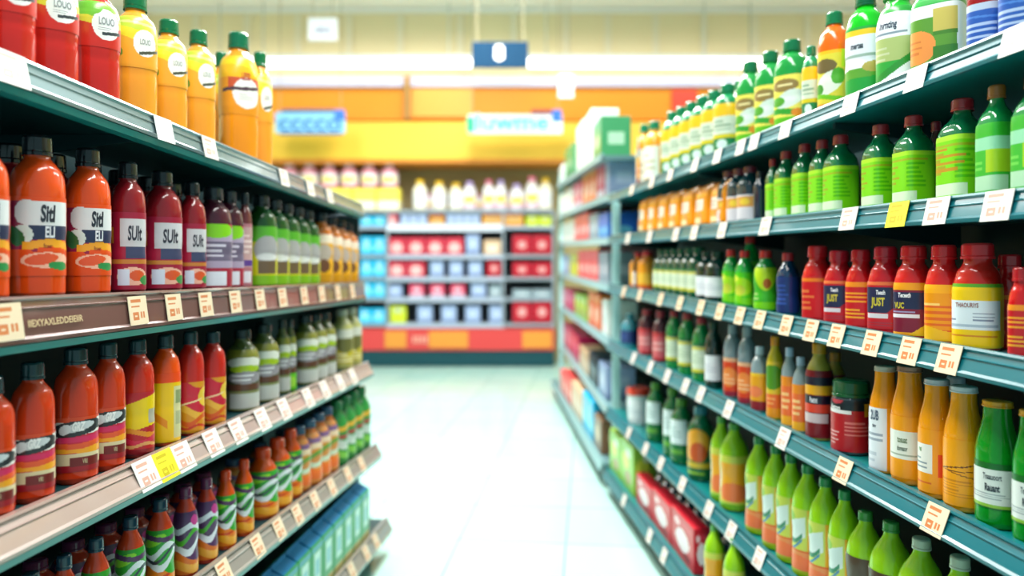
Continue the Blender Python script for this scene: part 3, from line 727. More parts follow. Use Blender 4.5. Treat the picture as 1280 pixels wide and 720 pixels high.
back_panel(R_, gr, 2.05, .50, -.14, 1.0, teal_in)
for s in L[:3]+R_[:4]:
    for t in (.0,.22,.55,.98): bracket(s, t, gl if s.side<0 else gr, teal_dark)
a_=L[1].P(1.06,.035); b_=L[1].P(1.06,.66)
panel('end_panel',[(a_.x,a_.y,.05),(b_.x,b_.y,.05),(b_.x,b_.y,1.80),(a_.x,a_.y,1.80)],.02,Vector((0,1,0)),teal_in,gl)
# plinths
def plinth(s, q, z1, root, m, t0, t1):
    a=s.P(t0,q); b=s.P(t1,q)
    panel('plinth',[(a.x,a.y,0),(b.x,b.y,0),(b.x,b.y,z1),(a.x,a.y,z1)],.4,s.inn,m,root)
plinth(L[4],.05,.10,gl,teal_dark,-.14,1.0)
plinth(R_[5],.03,.09,gr,teal_dark,-.14,1.0)

# far section of the right run
YFF=8.65
FR=[Shelf((752,196),5.0,(697,233),YFF,1,.05,'top far right shelf',t0=0),
    Shelf((762,246),5.0,(697,271),YFF,1,.05,'second far right shelf',t0=0),
    Shelf((761,301),5.0,(699,305),YFF,1,.05,'third far right shelf',t0=0),
    Shelf((761,360),5.0,(700,343),YFF,1,.05,'fourth far right shelf',t0=0),
    Shelf((761,428),5.0,(701,384),YFF,1,.05,'fifth far right shelf',t0=0),
    Shelf((759,512),5.0,(702,432),YFF,1,.05,'sixth far right shelf',t0=0),
    Shelf((753,583),5.0,(690,476),YFF,1,.06,'bottom far right shelf',t0=0,tilt=.02)]
gf = empty('shelving_gondola',(0,0,0)); tag(gf,'further stretch of pale grey shelving beyond the teal shelving unit, right of the aisle','shelving unit')
pale_rail = mat('pale_teal_rail','84b0b4',rough=.3,coat=.4); pale_plate = mat('pale_grey_shelf','5c8084',rough=.4)
for s in FR: build_shelf(s, gf, pale_plate, pale_rail)
back_panel(FR, gf, 2.35, .5, 0, 1.0, mat('grey_teal_panel','2c4c50',rough=.5))
plinth(FR[6],.03,.09,gf,teal_dark,0,1.0)
a=FR[1].P(0.0,.02)
pst = panel('upright',[(a.x,a.y-.02,.05),(a.x+.05,a.y-.02,.05),(a.x+.05,a.y-.02,2.05),(a.x,a.y-.02,2.05)],.05,Vector((0,1,0)),mat('pale_upright','a8d4d4',rough=.35),gf)
b=FR[1].P(1.0,.02)
panel('end_upright',[(b.x,b.y,.05),(b.x+.05,b.y,.05),(b.x+.05,b.y,2.62),(b.x,b.y,2.62)],.05,Vector((0,1,0)),MATS['pale_upright'],gf)

# ------------------------------------------------------------------ stocking the shelves
def ordl(i): return ORD[i]
COUNT = {}
def place(s, x, R, key, desc, group, top=None, H=None, q=None, rz=None, row='', lab=None):
    q = q if q is not None else .018 + R
    tt = min(s.t_for(x,q), s.t1-R/s.d.length-.002); p = s.P(tt, q, s.top())
    if H is None: H = CZ + (HY-top)*p.y/F - p.z
    if rz is None:
        rz = (PI/2 - s.ang*1)*(1) if s.side<0 else -(PI/2 + s.ang)
        rz = rz*(.38 if s.side<0 else .52) if PROD[key]['span'] <= 240 else rz
    k = (desc, s.name)
    COUNT.setdefault(k, []).append(None); i = len(COUNT[k])-1
    o = make_prod(key, p, rz, R, H, None, group, cat={'jug':'jug','tub':'tub','jar':'jar'}.get(PROD[key]['shape'],'bottle'))
    COUNT[k][i] = o
    if lab: o['label'] = lab; o['fixed']=1
    return o
ALLROWS = []
def row(s, items, group, q=None):
    """items: (x, width_px, top, key, desc)"""
    for (x, w, top, key, desc) in items:
        # radius from pixel width at the depth found for it
        R=.05
        for _ in range(3):
            p = s.foot(x, (.018+R) if q is None else q); R = w/2*p.y/F*math.cos(math.atan(abs(x-CX)/F))
        place(s, x, R, key, desc, group, top=top, q=(q if q is not None else None))
def run(s, xa, xb, n, key, desc, group, top_a, top_b, fill=.49, q=None):
    """n equal things evenly along the shelf between columns xa and xb"""
    R=.04
    for _ in range(3):
        ta=s.t_for(xa,.018+R); tb=s.t_for(xb,.018+R); R = abs(tb-ta)*s.d.length/max(1,n-1)*fill
    R = min(R, .055)
    for i in range(n):
        t=ta+(tb-ta)*i/max(1,n-1); p=s.P(t,(.018+R) if q is None else q,s.top()); x=CX+F*p.x/p.y
        top = top_a+(top_b-top_a)*((x-xa)/(xb-xa) if xb!=xa else 0)
        place(s, x, R, key, desc, group, top=top, q=q)

gL0='juice bottles on the top left shelf'
row(L[0],[(-46,73,-90,'bottle_red','red juice bottle with leafy green and white label'),
          (12,68,-66,'bottle_red','red juice bottle with leafy green and white label'),
          (66,66,-44,'bottle_red','red juice bottle with leafy green and white label'),
          (121,59,-24,'bottle_red','red juice bottle with leafy green and white label'),
          (169,55,-6,'bottle_amber','amber juice bottle with yellow label and green cap'),
          (211,46,26,'bottle_amber','amber juice bottle with yellow label and green cap'),
          (248,42,39,'bottle_amber','amber juice bottle with yellow label and green cap'),
          (298,48,42,'bottle_banner','tall orange juice bottle with red lettering and green cap')],gL0)
row(L[0],[(325,30,66,'bottle_amber','small amber bottle at the far end of the juice row')],gL0)
row(L[0],[(277,30,66,'bottle_amber','amber bottle standing in the second row behind the tall orange one')],gL0,q=.2)
gL1='juice bottles on the second left shelf'
dS='orange juice bottle with silver script label and black cap'; dM='dark red juice bottle with magenta and silver label'
row(L[1],[(-18,61,162,'bottle_script',dS),(47,72,170,'bottle_script',dS),(110,58,186,'bottle_script',dS),
          (160,45,203,'bottle_magenta',dM),(203,49,214,'bottle_magenta',dM),(240,35,228,'bottle_magenta',dM)],gL1)
run(L[1],266,286,2,'bottle_lilac','crimson bottle with lilac label and white patch',gL1,234,238)
row(L[1],[(306,22,241,'bottle_pink','dusky pink labelled bottle with dark cap')],gL1)
run(L[1],324,381,5,'bottle_lime','bottle with green and yellow label and dark cap',gL1,243,262,.5)
run(L[1],395,430,4,'bottle_amberlabel','bottle with amber yellow label and dark cap',gL1,264,278,.5)
run(L[1],78,262,6,'bottle_magenta','dark bottle standing in the second row behind the front bottles',gL1,196,240,.42,q=.2)
gL2='juice bottles on the third left shelf'
dW='orange red juice bottle with black and white swirl logo'
row(L[2],[(-12,64,470,'bottle_swirl',dW),(41,57,452,'bottle_swirl',dW),(95,57,434,'bottle_swirl',dW),(135,44,428,'bottle_swirl',dW),
          (172,42,424,'bottle_patch','orange red juice bottle with slanted yellow patch'),
          (207,37,418,'bottle_yellow','orange topped bottle in a tall yellow sleeve'),
          (238,34,414,'bottle_berry','red juice bottle with berry and gold swirl label'),
          (266,32,414,'bottle_berry','red juice bottle with berry and gold swirl label')],gL2)
run(L[2],291,342,3,'bottle_cider','slim olive bottle with white band and brown stripe',gL2,414,402,.5)
row(L[2],[(363,27,399,'bottle_ciderlime','slim olive bottle with bright lime base band')],gL2)
run(L[2],379,403,3,'bottle_cider','slim olive bottle beyond the lime banded one',gL2,394,391,.5)
run(L[2],416,431,2,'bottle_pale','pale clear bottle with yellow leaf label',gL2,388,386,.5)
gL3='small swirl label bottles on the fourth left shelf'
row(L[3],[(-70,65,790,'bottle_orchard','bottle with green and white swirl label and dark blue cap'),(-10,54,745,'bottle_orchard','bottle with green and white swirl label and dark blue cap'),(38,48,716,'bottle_orchard','bottle with green and white swirl label and dark blue cap'),(80,41,693,'bottle_orchard','bottle with green and white swirl label and dark blue cap'),
          (120,39,672,'bottle_orchard','bottle with green and white swirl label and dark blue cap'),
          (163,39,645,'bottle_orchard','bottle with green and white swirl label and dark blue cap'),
          (200,37,623,'bottle_orchard','bottle with green and white swirl label and dark blue cap'),
          (232,32,608,'bottle_plum','bottle with purple and green swirl label'),
          (258,29,597,'bottle_plum','bottle with purple and green swirl label'),
          (282,27,588,'bottle_orchard_orange','bottle with green and white swirl label and orange cap'),
          (305,25,574,'bottle_orchard_orange','bottle with green and white swirl label and orange cap')],gL3)
run(L[3],325,360,3,'bottle_orchard_orange','small orange capped swirl bottle further along',gL3,562,538,.5)
run(L[3],374,408,4,'bottle_peach','peach coloured bottle with striped swirl label',gL3,532,508,.5)
run(L[3],418,448,4,'bottle_greenswirl','green bottle with pale swirl label',gL3,502,484,.5)
run(L[3],60,300,8,'bottle_plum','purple capped bottle in the second row on the shelf',gL3,690,566,.40,q=.20)
run(L[3],320,420,5,'bottle_peach','small bottle in the second row at the far end',gL3,556,498,.42,q=.20)
# green cartons on the bottom left shelf
def packrun(s, xa, xb, n, key, desc, group, h, name, cat, depth=.08, fill=.96, q=.02, topa=None, topb=None, mode='pack', des=None, keys=None, descs=None, ws=None):
    ta=s.t_for(xa,q); tb=s.t_for(xb,q); step=(tb-ta)/n; w=abs(step)*s.d.length*fill
    for i in range(n):
        t=ta+step*(i+.5); wd=w
        kk = keys[i%len(keys)] if keys else key
        p=s.P(t,q+depth/2,s.top()); hh = h*(1+.0*i)
        if topa is not None:
            x=CX+F*p.x/p.y; tp=topa+(topb-topa)*((x-xa)/(xb-xa)); hh=CZ+(HY-tp)*p.y/F-p.z
        rz = (PI/2 - s.ang) if s.side<0 else -(PI/2 + s.ang)
        ds = descs[kk] if descs else desc
        if mode=='pouch': o=make_pouch(key, des, p, rz, wd, depth, hh, None, group)
        else: o=make_pack(kk, p, rz, wd, depth, hh, None, group, name, cat)
        COUNT.setdefault((ds,s.name),[]).append(o)
packrun(L[4],200,462,14,'green_carton','green drink carton with pale blue panel','green cartons on the bottom left shelf',.24,'drink_carton','carton',depth=.1,topa=860,topb=597)

gR0='bottles on the top right shelf'
row(R_[0],[(1276,55,-72,'bottle_blue','dark red bottle with blue label'),
           (1231,44,-52,'bottle_blue','dark red bottle with blue label'),
           (1174,66,-28,'jug_white','wide white and green jug with orange oval'),
           (1122,51,-20,'bottle_cleaner','bright green cleaner bottle with slanted white label'),
           (1082,48,-8,'bottle_spray','bright green bottle with white label and yellow band'),
           (1043,40,16,'bottle_citrus','orange bottle with yellow citrus label and green cap')],gR0)
row(R_[0],[(1014,22,58,'bottle_band','slim pale labelled bottle between orange and green ones')],gR0)
dH='green bottle with yellow herb label and green cap'
row(R_[0],[(990,42,51,'bottle_herb',dH),(963,37,65,'bottle_herb',dH),(938,34,78,'bottle_herb',dH)],gR0)
run(R_[0],915,845,6,'bottle_band','small green bottle with white and yellow bands',gR0,103,138,.5)
run(R_[0],930,856,6,'bottle_band','green capped bottle in the second row at the back',gR0,98,132,.42,q=.19)
run(R_[0],828,815,2,'bottle_bandamber','amber bottle with white label and green cap',gR0,149,153,.5)
run(R_[0],798,797,1,'bottle_clearamber','pale blue bottle at the far end of the row',gR0,172,190,.5)
gR1='bottles on the second right shelf'
dO='square green oil bottle with lime label and red cap'
row(R_[1],[(1293,52,92,'bottle_oilsilver','square green oil bottle with silver banded label'),(1246,47,107,'bottle_oilsilver','square green oil bottle with silver banded label'),
           (1203,58,124,'bottle_oilred','square green oil bottle with red printed lime label'),
           (1142,47,145,'bottle_oil',dO),(1101,43,156,'bottle_oil',dO),(1051,40,169,'bottle_oil',dO),(1028,31,175,'bottle_oil',dO),(1006,30,180,'bottle_oil',dO),(983,28,189,'bottle_oil',dO)],gR1)
row(R_[1],[(1170,26,152,'bottle_soy','dark bottle with red cap behind the lime labelled ones')],gR1,q=.16)
row(R_[1],[(966,17,199,'bottle_oil',dO)],gR1)
row(R_[1],[(950,17,214,'bottle_navyplain','plain navy glass bottle')],gR1)
run(R_[1],938,912,3,'bottle_vinegar','dark vinegar bottle with orange and white label',gR1,208,214,.5)
packrun(R_[1],905,796,7,'f0900c','orange pouch with white patch','orange pouches on the second right shelf',.2,'drink_pouch','pouch',depth=.07,topa=226,topb=250,mode='pouch',des='pouch_patch')
gR2='bottles on the third right shelf'
row(R_[2],[(1222,62,304,'bottle_mustard','yellow sleeved bottle with square white label'),
           (1180,47,306,'bottle_punchorange','red shouldered bottle with plain orange label'),
           (1142,48,307,'bottle_punchmaroon','red shouldered bottle with maroon and navy label'),
           (1107,43,308,'bottle_punchnavy','tall red punch bottle with navy logo block'),
           (1076,36,312,'bottle_punchband','red punch bottle with orange band and lettering'),
           (1049,36,313,'bottle_punchnavy','small red punch bottle with navy logo block'),
           (1022,36,307,'bottle_punch','plain red punch bottle leading the row')],gR2)
row(R_[2],[(1277,34,334,'bottle_punchband','red and orange bottle cut by the right edge')],gR2)
row(R_[2],[(1262,44,318,'bottle_punch','red bottle standing behind the yellow sleeved one')],gR2,q=.15)
row(R_[2],[(985,29,316,'bottle_navy','dark blue bottle with red cap'),(957,30,313,'bottle_sodaavocado','lime green bottle with yellow fruit shape'),
           (931,25,313,'bottle_soda','clear green soda bottle with red cap'),(914,22,312,'bottle_soda','clear green soda bottle with red cap')],gR2)
row(R_[2],[(938,26,294,'bottle_soda','taller red capped soda bottle in the second row')],gR2,q=.16)
run(R_[2],898,886,2,'bottle_darkgreen','very dark green bottle with small white label',gR2,314,314,.5)
run(R_[2],874,829,6,'bottle_wine','dark green wine bottle with white and yellow label',gR2,309,312,.5)
run(R_[2],817,806,2,'bottle_orangeblock','orange bottle with red cap',gR2,312,314,.5)
run(R_[2],793,792,1,'bottle_darkgreen','dark bottle at the far end of the row',gR2,318,322,.5)
gR3='bottles on the fourth right shelf'
row(R_[3],[(1292,55,512,'milk_green','green smoothie bottle with white paper label'),(1247,59,500,'milk_green','green smoothie bottle with white paper label'),
           (1205,53,482,'milk_etched','orange smoothie bottle with thin etched drawing'),
           (1171,48,473,'milk_side','orange smoothie bottle with narrow white and red labels'),
           (1137,48,457,'milk_square','orange smoothie bottle with square white label'),
           (1106,40,457,'milk_tall','orange smoothie bottle with tall white label'),
           (1064,51,474,'jar_red','sauce jar with red label and dark lid'),
           (1024,35,428,'bottle_sauce','dark red sauce bottle with black banded label'),
           (1001,22,446,'bottle_carrot','orange labelled carrot bottle'),(987,21,434,'bottle_carrot','orange labelled carrot bottle'),
           (969,22,420,'bottle_kiwi','yellow bottle with green oval label'),
           (950,22,433,'bottle_clearamber','clear topped amber juice bottle with white cap'),
           (934,22,408,'bottle_clearorange','tall clear topped bottle with orange red label'),(916,22,405,'bottle_clearorange','tall clear topped bottle with orange red label')],gR3)
row(R_[3],[(1195,46,470,'bottle_clearamber','white capped bottle behind the etched smoothie bottle'),(1044,28,440,'bottle_sauce','bottle hidden in the second row behind the sauce jar')],gR3,q=.17)
row(R_[3],[(892,22,402,'bottle_darkgreen','dark green bottle with no bright cap'),(877,24,396,'bottle_winered','green bottle with white label and red cap'),(859,23,391,'bottle_winered','green bottle with white label and red cap'),
           (843,21,388,'bottle_winered','green bottle with white label and red cap'),(826,20,388,'bottle_redblock','red labelled bottle with dull red cap'),(809,22,386,'bottle_redblock','red labelled bottle with dull red cap'),
           (788,21,392,'bottle_teal','blue teal bottle at the far end')],gR3)
gR4='bottles on the fifth right shelf'
dC='lime green cordial bottle with citrus label'
row(R_[4],[(1255,79,735,'bottle_cordialsilver','green cordial bottle with silver cap'),(1200,69,695,'bottle_cordialsilver','green cordial bottle with silver cap'),
           (1152,64,672,'bottle_cordialsilver','green cordial bottle with silver cap'),(1114,57,651,'bottle_cordialbrown','lime green cordial bottle with brown oval label'),
           (1082,52,638,'bottle_cordialbrown','lime green cordial bottle with brown oval label'),(1056,44,612,'bottle_cordial',dC),(1032,43,596,'bottle_cordial',dC),
           (1010,41,580,'bottle_cordial',dC),(989,38,567,'bottle_cordial',dC),(970,35,556,'bottle_cordial',dC),(949,35,545,'bottle_cordial',dC),
           (918,37,528,'bottle_cordialorange','lime green cordial bottle with tall orange panel'),(902,28,520,'bottle_cordialorange','lime green cordial bottle with tall orange panel'),
           (876,33,507,'bottle_mango','dark green bottle with orange fruit picture'),(852,28,498,'bottle_oilwhite','dark green bottle with white label'),
           (841,24,484,'bottle_oilwhite','dark green bottle with white label'),(820,24,478,'bottle_oilwhite','dark green bottle with white label'),
           (799,30,484,'tub_white','white tub with red lid')],gR4)
# base shelf of the right run
packrun(R_[5],868,795,3,'red_box','red box with white oval','red boxes on the bottom right shelf',.3,'product_box','box',depth=.07,topa=650,topb=585,q=.04)
row(R_[5],[(893,26,655,'bottle_cordialorange','yellow and green bottle on the base shelf'),(918,28,672,'bottle_cordialorange','yellow and green bottle on the base shelf')],'bottles on the bottom right shelf')
packrun(R_[5],792,762,2,'lime_bag','lime green bag of snacks','lime bags on the bottom right shelf',.26,'snack_bag','bag',depth=.14,topa=548,topb=528,q=.04)
run(R_[5],893,812,9,'bottle_navyplain','dark bottle in the second row behind the red boxes','dark bottles at the back of the bottom right shelf',640,572,.46,q=.15)
# far right shelves
D={'white_box':('white box','product_box','box'),'pink_box':('pink box','product_box','box'),'orange_bag':('orange bag','snack_bag','bag'),'green_box':('green box','product_box','box'),
   'grey_box':('grey box','product_box','box'),'blue_bag':('blue bag','snack_bag','bag'),'brown_bag':('brown bag','snack_bag','bag'),'coral_box':('coral red box','product_box','box'),
   'magenta_box':('magenta box','product_box','box'),'black_pack':('black pack','product_box','box'),'lime_bag':('lime green bag','snack_bag','bag'),'tan_box':('tan box','product_box','box'),'pale_box':('pale blue box','product_box','box'),
   'cyan_tub':('cyan tub','product_tub','tub'),'yellowgreen_box':('yellow green box','product_box','box')}
def far_row(s, spec, q=.03):
    """spec: (xa, xb, n, key, height)"""
    for (xa,xb,n,key,h) in spec:
        d,nm,ct=D[key]
        packrun(s,xa,xb,n,key,d,d+' group on the '+s.name,h,nm,ct,depth=.22,q=q,fill=.9)
far_row(FR[0],[(752,741,1,'green_box',.30),(740,720,2,'white_box',.44),(716,706,2,'green_box',.34),(705,699,2,'white_box',.22)])
far_row(FR[1],[(762,756,1,'pale_box',.26),(755,746,2,'pink_box',.28),(745,728,3,'orange_bag',.30),(727,716,2,'pink_box',.26),(715,699,4,'white_box',.24)])
far_row(FR[2],[(760,748,2,'blue_bag',.20),(747,736,2,'grey_box',.22),(735,718,3,'coral_box',.26),(717,700,4,'white_box',.22)])
far_row(FR[3],[(760,748,2,'grey_box',.24),(747,722,4,'coral_box',.26),(721,712,2,'yellowgreen_box',.22),(711,701,3,'pale_box',.22)])
far_row(FR[4],[(760,752,1,'white_box',.26),(750,735,2,'orange_bag',.28),(733,718,3,'lime_bag',.22),(717,702,4,'magenta_box',.22)])
far_row(FR[5],[(758,748,1,'pale_box',.24),(746,736,2,'black_pack',.24),(735,724,2,'tan_box',.2),(723,703,4,'magenta_box',.26)])
far_row(FR[6],[(752,742,1,'brown_bag',.24),(741,728,2,'cyan_tub',.3),(727,714,3,'tan_box',.26),(713,700,3,'coral_box',.22)])
far_row(FR[6],[(750,738,1,'blue_bag',.44)],q=.27)

# ------------------------------------------------------------------ price tags
def tag_mesh(kind):
    def f():
        bg={'w':'dedad4','o':'e0cdb0','y':'e8e02c','b':'f2f4f4'}[kind]; ink={'w':'c89c8c','o':'c87848','y':'b8a818','b':'e4e8ea'}[kind]
        c=Canvas(bg,22,18)
        if kind!='b': c.lines(.12,.85,.55,.92,2,ink,3); c.rect(.2,.16,.5,.46,ink); c.rect(.58,.2,.66,.46,ink); c.rect(.74,.2,.84,.46,ink); c.rect(.28,.26,.42,.36,bg)
        verts=[];faces=[];cols=[]; W,H=c.w,c.h
        for j in range(H+1):
            for i in range(W+1): verts.append((-.5+i/W,-.5,-.5+j/H))
        for j in range(H):
            for i in range(W): faces.append((j*(W+1)+i, j*(W+1)+i+1,(j+1)*(W+1)+i+1,(j+1)*(W+1)+i)); cols.append(c.a[j,i])
        b=len(verts); verts += [(-.5,-.5,-.5),(.5,-.5,-.5),(.5,-.5,.5),(-.5,-.5,.5),(-.5,.5,-.5),(.5,.5,-.5),(.5,.5,.5),(-.5,.5,.5)]
        for q in [(4,7,6,5),(0,4,5,1),(1,5,6,2),(2,6,7,3),(3,7,4,0)]: faces.append(tuple(b+k for k in q)); cols.append(RGB(bg))
        me=bpy.data.meshes.new('price_tag'); me.from_pydata(verts,[],faces); ca=me.color_attributes.new('ink','FLOAT_COLOR','CORNER'); buf=[]
        for c_ in cols: buf += [c_[0],c_[1],c_[2],1.0]*4
        ca.data.foreach_set('color',buf); me.materials.append(printed()); me.update(); return me
    return cached(('tag',kind),f)
TD={'w':'white price tag with faint pink print','o':'cream price tag with orange print','y':'yellow price tag','b':'blank white price tag'}
def tags(s, xs, kind='w', w=.05, h=None):
    hh = (h or s.lip*1.02)*1.06; w = w*1.4
    for e in xs:
        x,k = e if isinstance(e,tuple) else (e,kind)
        t=s.t_for(x,-s.tilt/2-.004); p=s.P(t,-s.tilt/2-.0055,-.001)
        o=mesh_obj('price_tag', tag_mesh(k)); o.location=p
        tl=math.atan2(s.tilt,s.lip)
        # local -Y faces the aisle
        yax = s.inn; xax = s.dh if s.side<0 else -s.dh
        R3 = Matrix((xax, yax, Vector((0,0,1)))).transposed()
        if R3.determinant()<0: R3 = Matrix((-xax, yax, Vector((0,0,1)))).transposed()
        o.rotation_euler = (R3 @ Matrix.Rotation(-tl, 3, 'X')).to_euler()
        o.scale=(w,.0016,hh)
        tag(o,None,'price tag','price tags on the rail of the '+s.name)
        COUNT.setdefault((TD[k],s.name),[]).append(o)
tags(L[0],[(14,'w'),(205,'b'),(262,'w'),(355,'w'),(388,'w'),(412,'w')],w=.06)
tags(L[1],[8,172,217,257,294,325,353,380,402,422,440],'o',w=.055,h=.066)
tags(L[2],[183,(207,'y'),229,266,(297,'w'),(328,'w'),355,385,406,425,441],'w',w=.06,h=.072)
tags(L[3],[230,280,322,349,372,394,415,435,452],'o',w=.05)
tags(L[4],[400,440,458,470],'o',w=.05)
tags(R_[0],[1270,1145,1063,982,943,926,897,869,838,815,790],'w',w=.052)
tags(R_[1],[1247,1171,(1122,'y'),1061,957,903,868,845,812,785],'w',w=.055)
tags(R_[2],[1186,1137,1090,1046,1014,983,950,925,900,876,850,826,800,780],'o',w=.05)
tags(R_[3],[(1169,'o'),(1054,'o'),979,911,876,857,834,813,792],'w',w=.05)
tags(R_[4],[949,914,886,853,826,807,786],'w',w=.05)
tags(R_[5],[830,812,780],'w',w=.05)
# small gold print along the brown rail of the second left shelf
def rail_text(s, x, txt, size, m, dz, parent):
    vs, fs = text_mesh(txt,.02); t=s.t_for(x,-s.tilt/2-.004); p=s.P(t,-s.tilt/2-.006,dz); bm=bmesh.new()
    V=[bm.verts.new(p + s.dh*(v.x*size) + Vector((0,0,v.y*size)) + (-s.inn)*(-v.y*size*s.tilt/s.lip)) for v in vs]
    for q in fs:
        try: bm.faces.new([V[i] for i in q])
        except ValueError: pass
    return mesh_obj('rail_lettering', build('rail_lettering',bm,m), parent)
rail_text(L[1],70,'IIEXYAXLEDDEIEIIR',.019,mat('gold_print','c8b088',rough=.4),-.008,[c for c in gl.children if c.name.startswith('shelf')][0])

# ------------------------------------------------------------------ the far wall display
YB = 10.85
def bx_(x0,x1,y0,y1,Y0,Y1):       # pixel rectangle at depth Y0 -> box extents running back to Y1
    a=at(x0,y1,Y0); b=at(x1,y0,Y0); return (a.x,b.x,Y0,Y1,a.z,b.z)
gb = empty('display_shelving',(0,0,0)); tag(gb,'wall display shelving with red fascia and dark teal base at the end of the aisle','shelving unit')
def sh_(name,x0,x1,y0,y1,Y0,Y1,m,par=gb,bev=.004): return boxo(name,*bx_(x0,x1,y0,y1,Y0,Y1),m,par,bev)
dsp_dark = mat('dark_shelf_back','2c3440',rough=.6); dsp_lip = mat('pale_shelf_lip','a4b0c4',rough=.35); dsp_grey=mat('grey_shelf_lip','8c98a4',rough=.4)
sh_('plinth',250,693,438,457.5,YB,YB+.5,mat('deep_teal_base','06404a',rough=.4))
rf=sh_('red_fascia',250,693,411,438,YB-.03,YB+.5,mat('red_fascia','cc4040',rough=.5))
amb=mat('amber_panel','d88c34',rough=.5)
for (x0,x1) in ((481,508),(536,585),(653,690)): sh_('fascia_panel',x0,x1,414,435,YB-.045,YB-.03,amb,rf,.001)
for i,x in enumerate((516,521,526,531)): sh_('fascia_lettering',x,x+3,420,429,YB-.045,YB-.03,mat('pale_print','e0a090',rough=.5),rf,0)
sh_('back_panel',250,693,262,411,YB+.42,YB+.5,dsp_dark)
LV=[(264,'d'),(284,'w'),(320,'g'),(348,'g'),(374,'g'),(406,'g')]
for y,k in LV:
    sh_('shelf',250,693,y-1.5,y+2.5,YB,YB+.42,dsp_lip if k=='w' else dsp_grey)
    if y>264: sh_('price_strip',484,628,y-(4 if k=='w' else 2),y+(5 if k=='w' else 4),YB-.02,YB-.002,mat('white_strip','d4dcec',rough=.3) if k=='w' else dsp_lip)
for x in (446,484,629,692): sh_('upright',x-1.5,x+1.5,262,411,YB-.01,YB+.06,dsp_grey)
def brow(yb, spec, grp, q=.04):
    """spec: (x0,x1,top,key)"""
    for (x0,x1,top,key,desc) in spec:
        a=at(x0,yb,YB+q); b=at(x1,top,YB+q); w=(b.x-a.x)*.94; d=.18
        o=make_pack(key,((a.x+b.x)/2,YB+q+d/2,a.z),0,w,d,b.z-a.z,None,grp,'product_box','box')
        COUNT.setdefault((desc,grp),[]).append(o)
def spanr(x0,x1,n,top,key,desc,gap=0): 
    w=(x1-x0)/n; return [(x0+w*i+gap/2,x0+w*(i+1)-gap/2,top,key,desc) for i in range(n)]
PG='far wall display'
brow(282.3,spanr(450,482,2,270,'cyan_tub','cyan tub')+spanr(484,497,1,266,'rose_box','rose box')+spanr(500,534,3,268,'pale_box','pale box')+spanr(536,556,1,268,'amber_box','amber box')+spanr(558,600,4,267,'pale_box','pale box beside the amber one')+spanr(602,655,2,266,'amber_box','wide amber box')+spanr(657,690,2,270,'yellowgreen_box','yellow green box'),'upper shelf of far wall display')
brow(318.3,spanr(450,482,2,296,'cyan_tub','cyan tub')+spanr(484,580,4,297,'rose_box','rose box')+spanr(582,600,1,293,'pale_box','pale box')+spanr(604,627,1,300,'tan_box','tan box')+spanr(640,690,2,294,'crimson_box','crimson box'),'second shelf of far wall display')
brow(346.3,spanr(450,482,2,324,'cyan_tub','cyan tub')+spanr(484,532,2,326,'rose_box','rose box')+spanr(534,606,3,326,'pale_box','pale box',6)+spanr(608,627,1,325,'crimson_box','crimson box')+spanr(640,690,2,328,'crimson_box','wide crimson box'),'third shelf of far wall display')
brow(372.3,spanr(450,482,2,352,'cyan_tub','cyan tub')+spanr(484,503,1,356,'pale_box','pale box')+spanr(508,585,3,355,'pink_box','pink box',6)+spanr(588,608,1,353,'pale_box','pale box by the pink ones')+spanr(611,627,1,356,'grey_box','grey box')+spanr(640,690,2,362,'grey_box','wide grey box'),'fourth shelf of far wall display')
brow(404.3,spanr(447,482,2,386,'cyan_tub','cyan tub')+spanr(487,508,1,382,'yellowgreen_box','yellow green box')+spanr(516,636,4,382,'pale_box','pale box',10)+spanr(640,690,2,376,'crimson_box','crimson box'),'lowest shelf of far wall display')
# bottles on top
def btop(x,w,top,base,key,desc,grp,Y=None):
    Y=Y or YB+.2; p=at(x,base,Y); Rr=w/2*Y/F; H=(base-top)*Y/F
    o=make_prod(key,p,0,Rr,H,None,grp,'bottle','product_bottle'); COUNT.setdefault((desc,grp),[]).append(o)
g='bottles on top of far wall display'
for x,k,d,tp in ((525,'bottle_shampoo_yellow','white bottle with yellow cap',225),(549,'bottle_shampoo_yellow','white bottle with yellow cap',227),(570,'bottle_shampoo_yellow','white bottle with yellow cap',229),(587,'bottle_shampoo_lilac','white bottle with lilac cap',227),
              (611,'bottle_shampoo_pink','white bottle with pink cap',225),(626,'bottle_shampoo_lilac','white bottle with lilac cap',225),(646,'bottle_shampoo_lilac','white bottle with lilac cap',230),(665,'bottle_shampoo_pink','white bottle with pink cap',221),(682,'bottle_shampoo_yellow','white bottle with yellow cap',223)):
    btop(x,18,tp,262.4,k,d,g)
for x in (537,599,636,655): btop(x,12,243,262.4,'bottle_shampoo_pink','short white bottle between the taller ones',g,YB+.36)
for i,x in enumerate((352,368,386,404)):
    pass
for i in range(5):
    x0=350+i*30; a=at(x0,262.3,YB+.04); b=at(x0+30,235,YB+.04)
    o=make_pack('yellow_tray',((a.x+b.x)/2,YB+.2,a.z),0,(b.x-a.x)*.96,.3,b.z-a.z,None,'yellow trays at the left top of far wall display','display_tray','tray')
    COUNT.setdefault(('yellow and white tray carrying pink bottles','left top of far wall display'),[]).append(o)
for i in range(6): btop(362+i*25,21,205,234.8,'bottle_pinkwhite','pink bottle with white cap',  'left top of far wall display')
for (d,g_) in list(COUNT):
    pass

# bottles standing shoulder to shoulder: slim any two that would touch
BT=[o for v in COUNT.values() for o in v if o.name.split('.')[0] in ('drink_bottle','juice_jug','sauce_jar','lidded_tub','product_bottle')]
for _ in range(2):
    for i,a in enumerate(BT):
        for b in BT[i+1:]:
            if abs(a.location.z-b.location.z)>.12: continue
            d=math.hypot(a.location.x-b.location.x,a.location.y-b.location.y); g=a.scale.x+b.scale.x-d
            if 0<g<.07:
                f=(d-.001)/(a.scale.x+b.scale.x)
                for o in (a,b): o.scale.x*=f; o.scale.y*=f
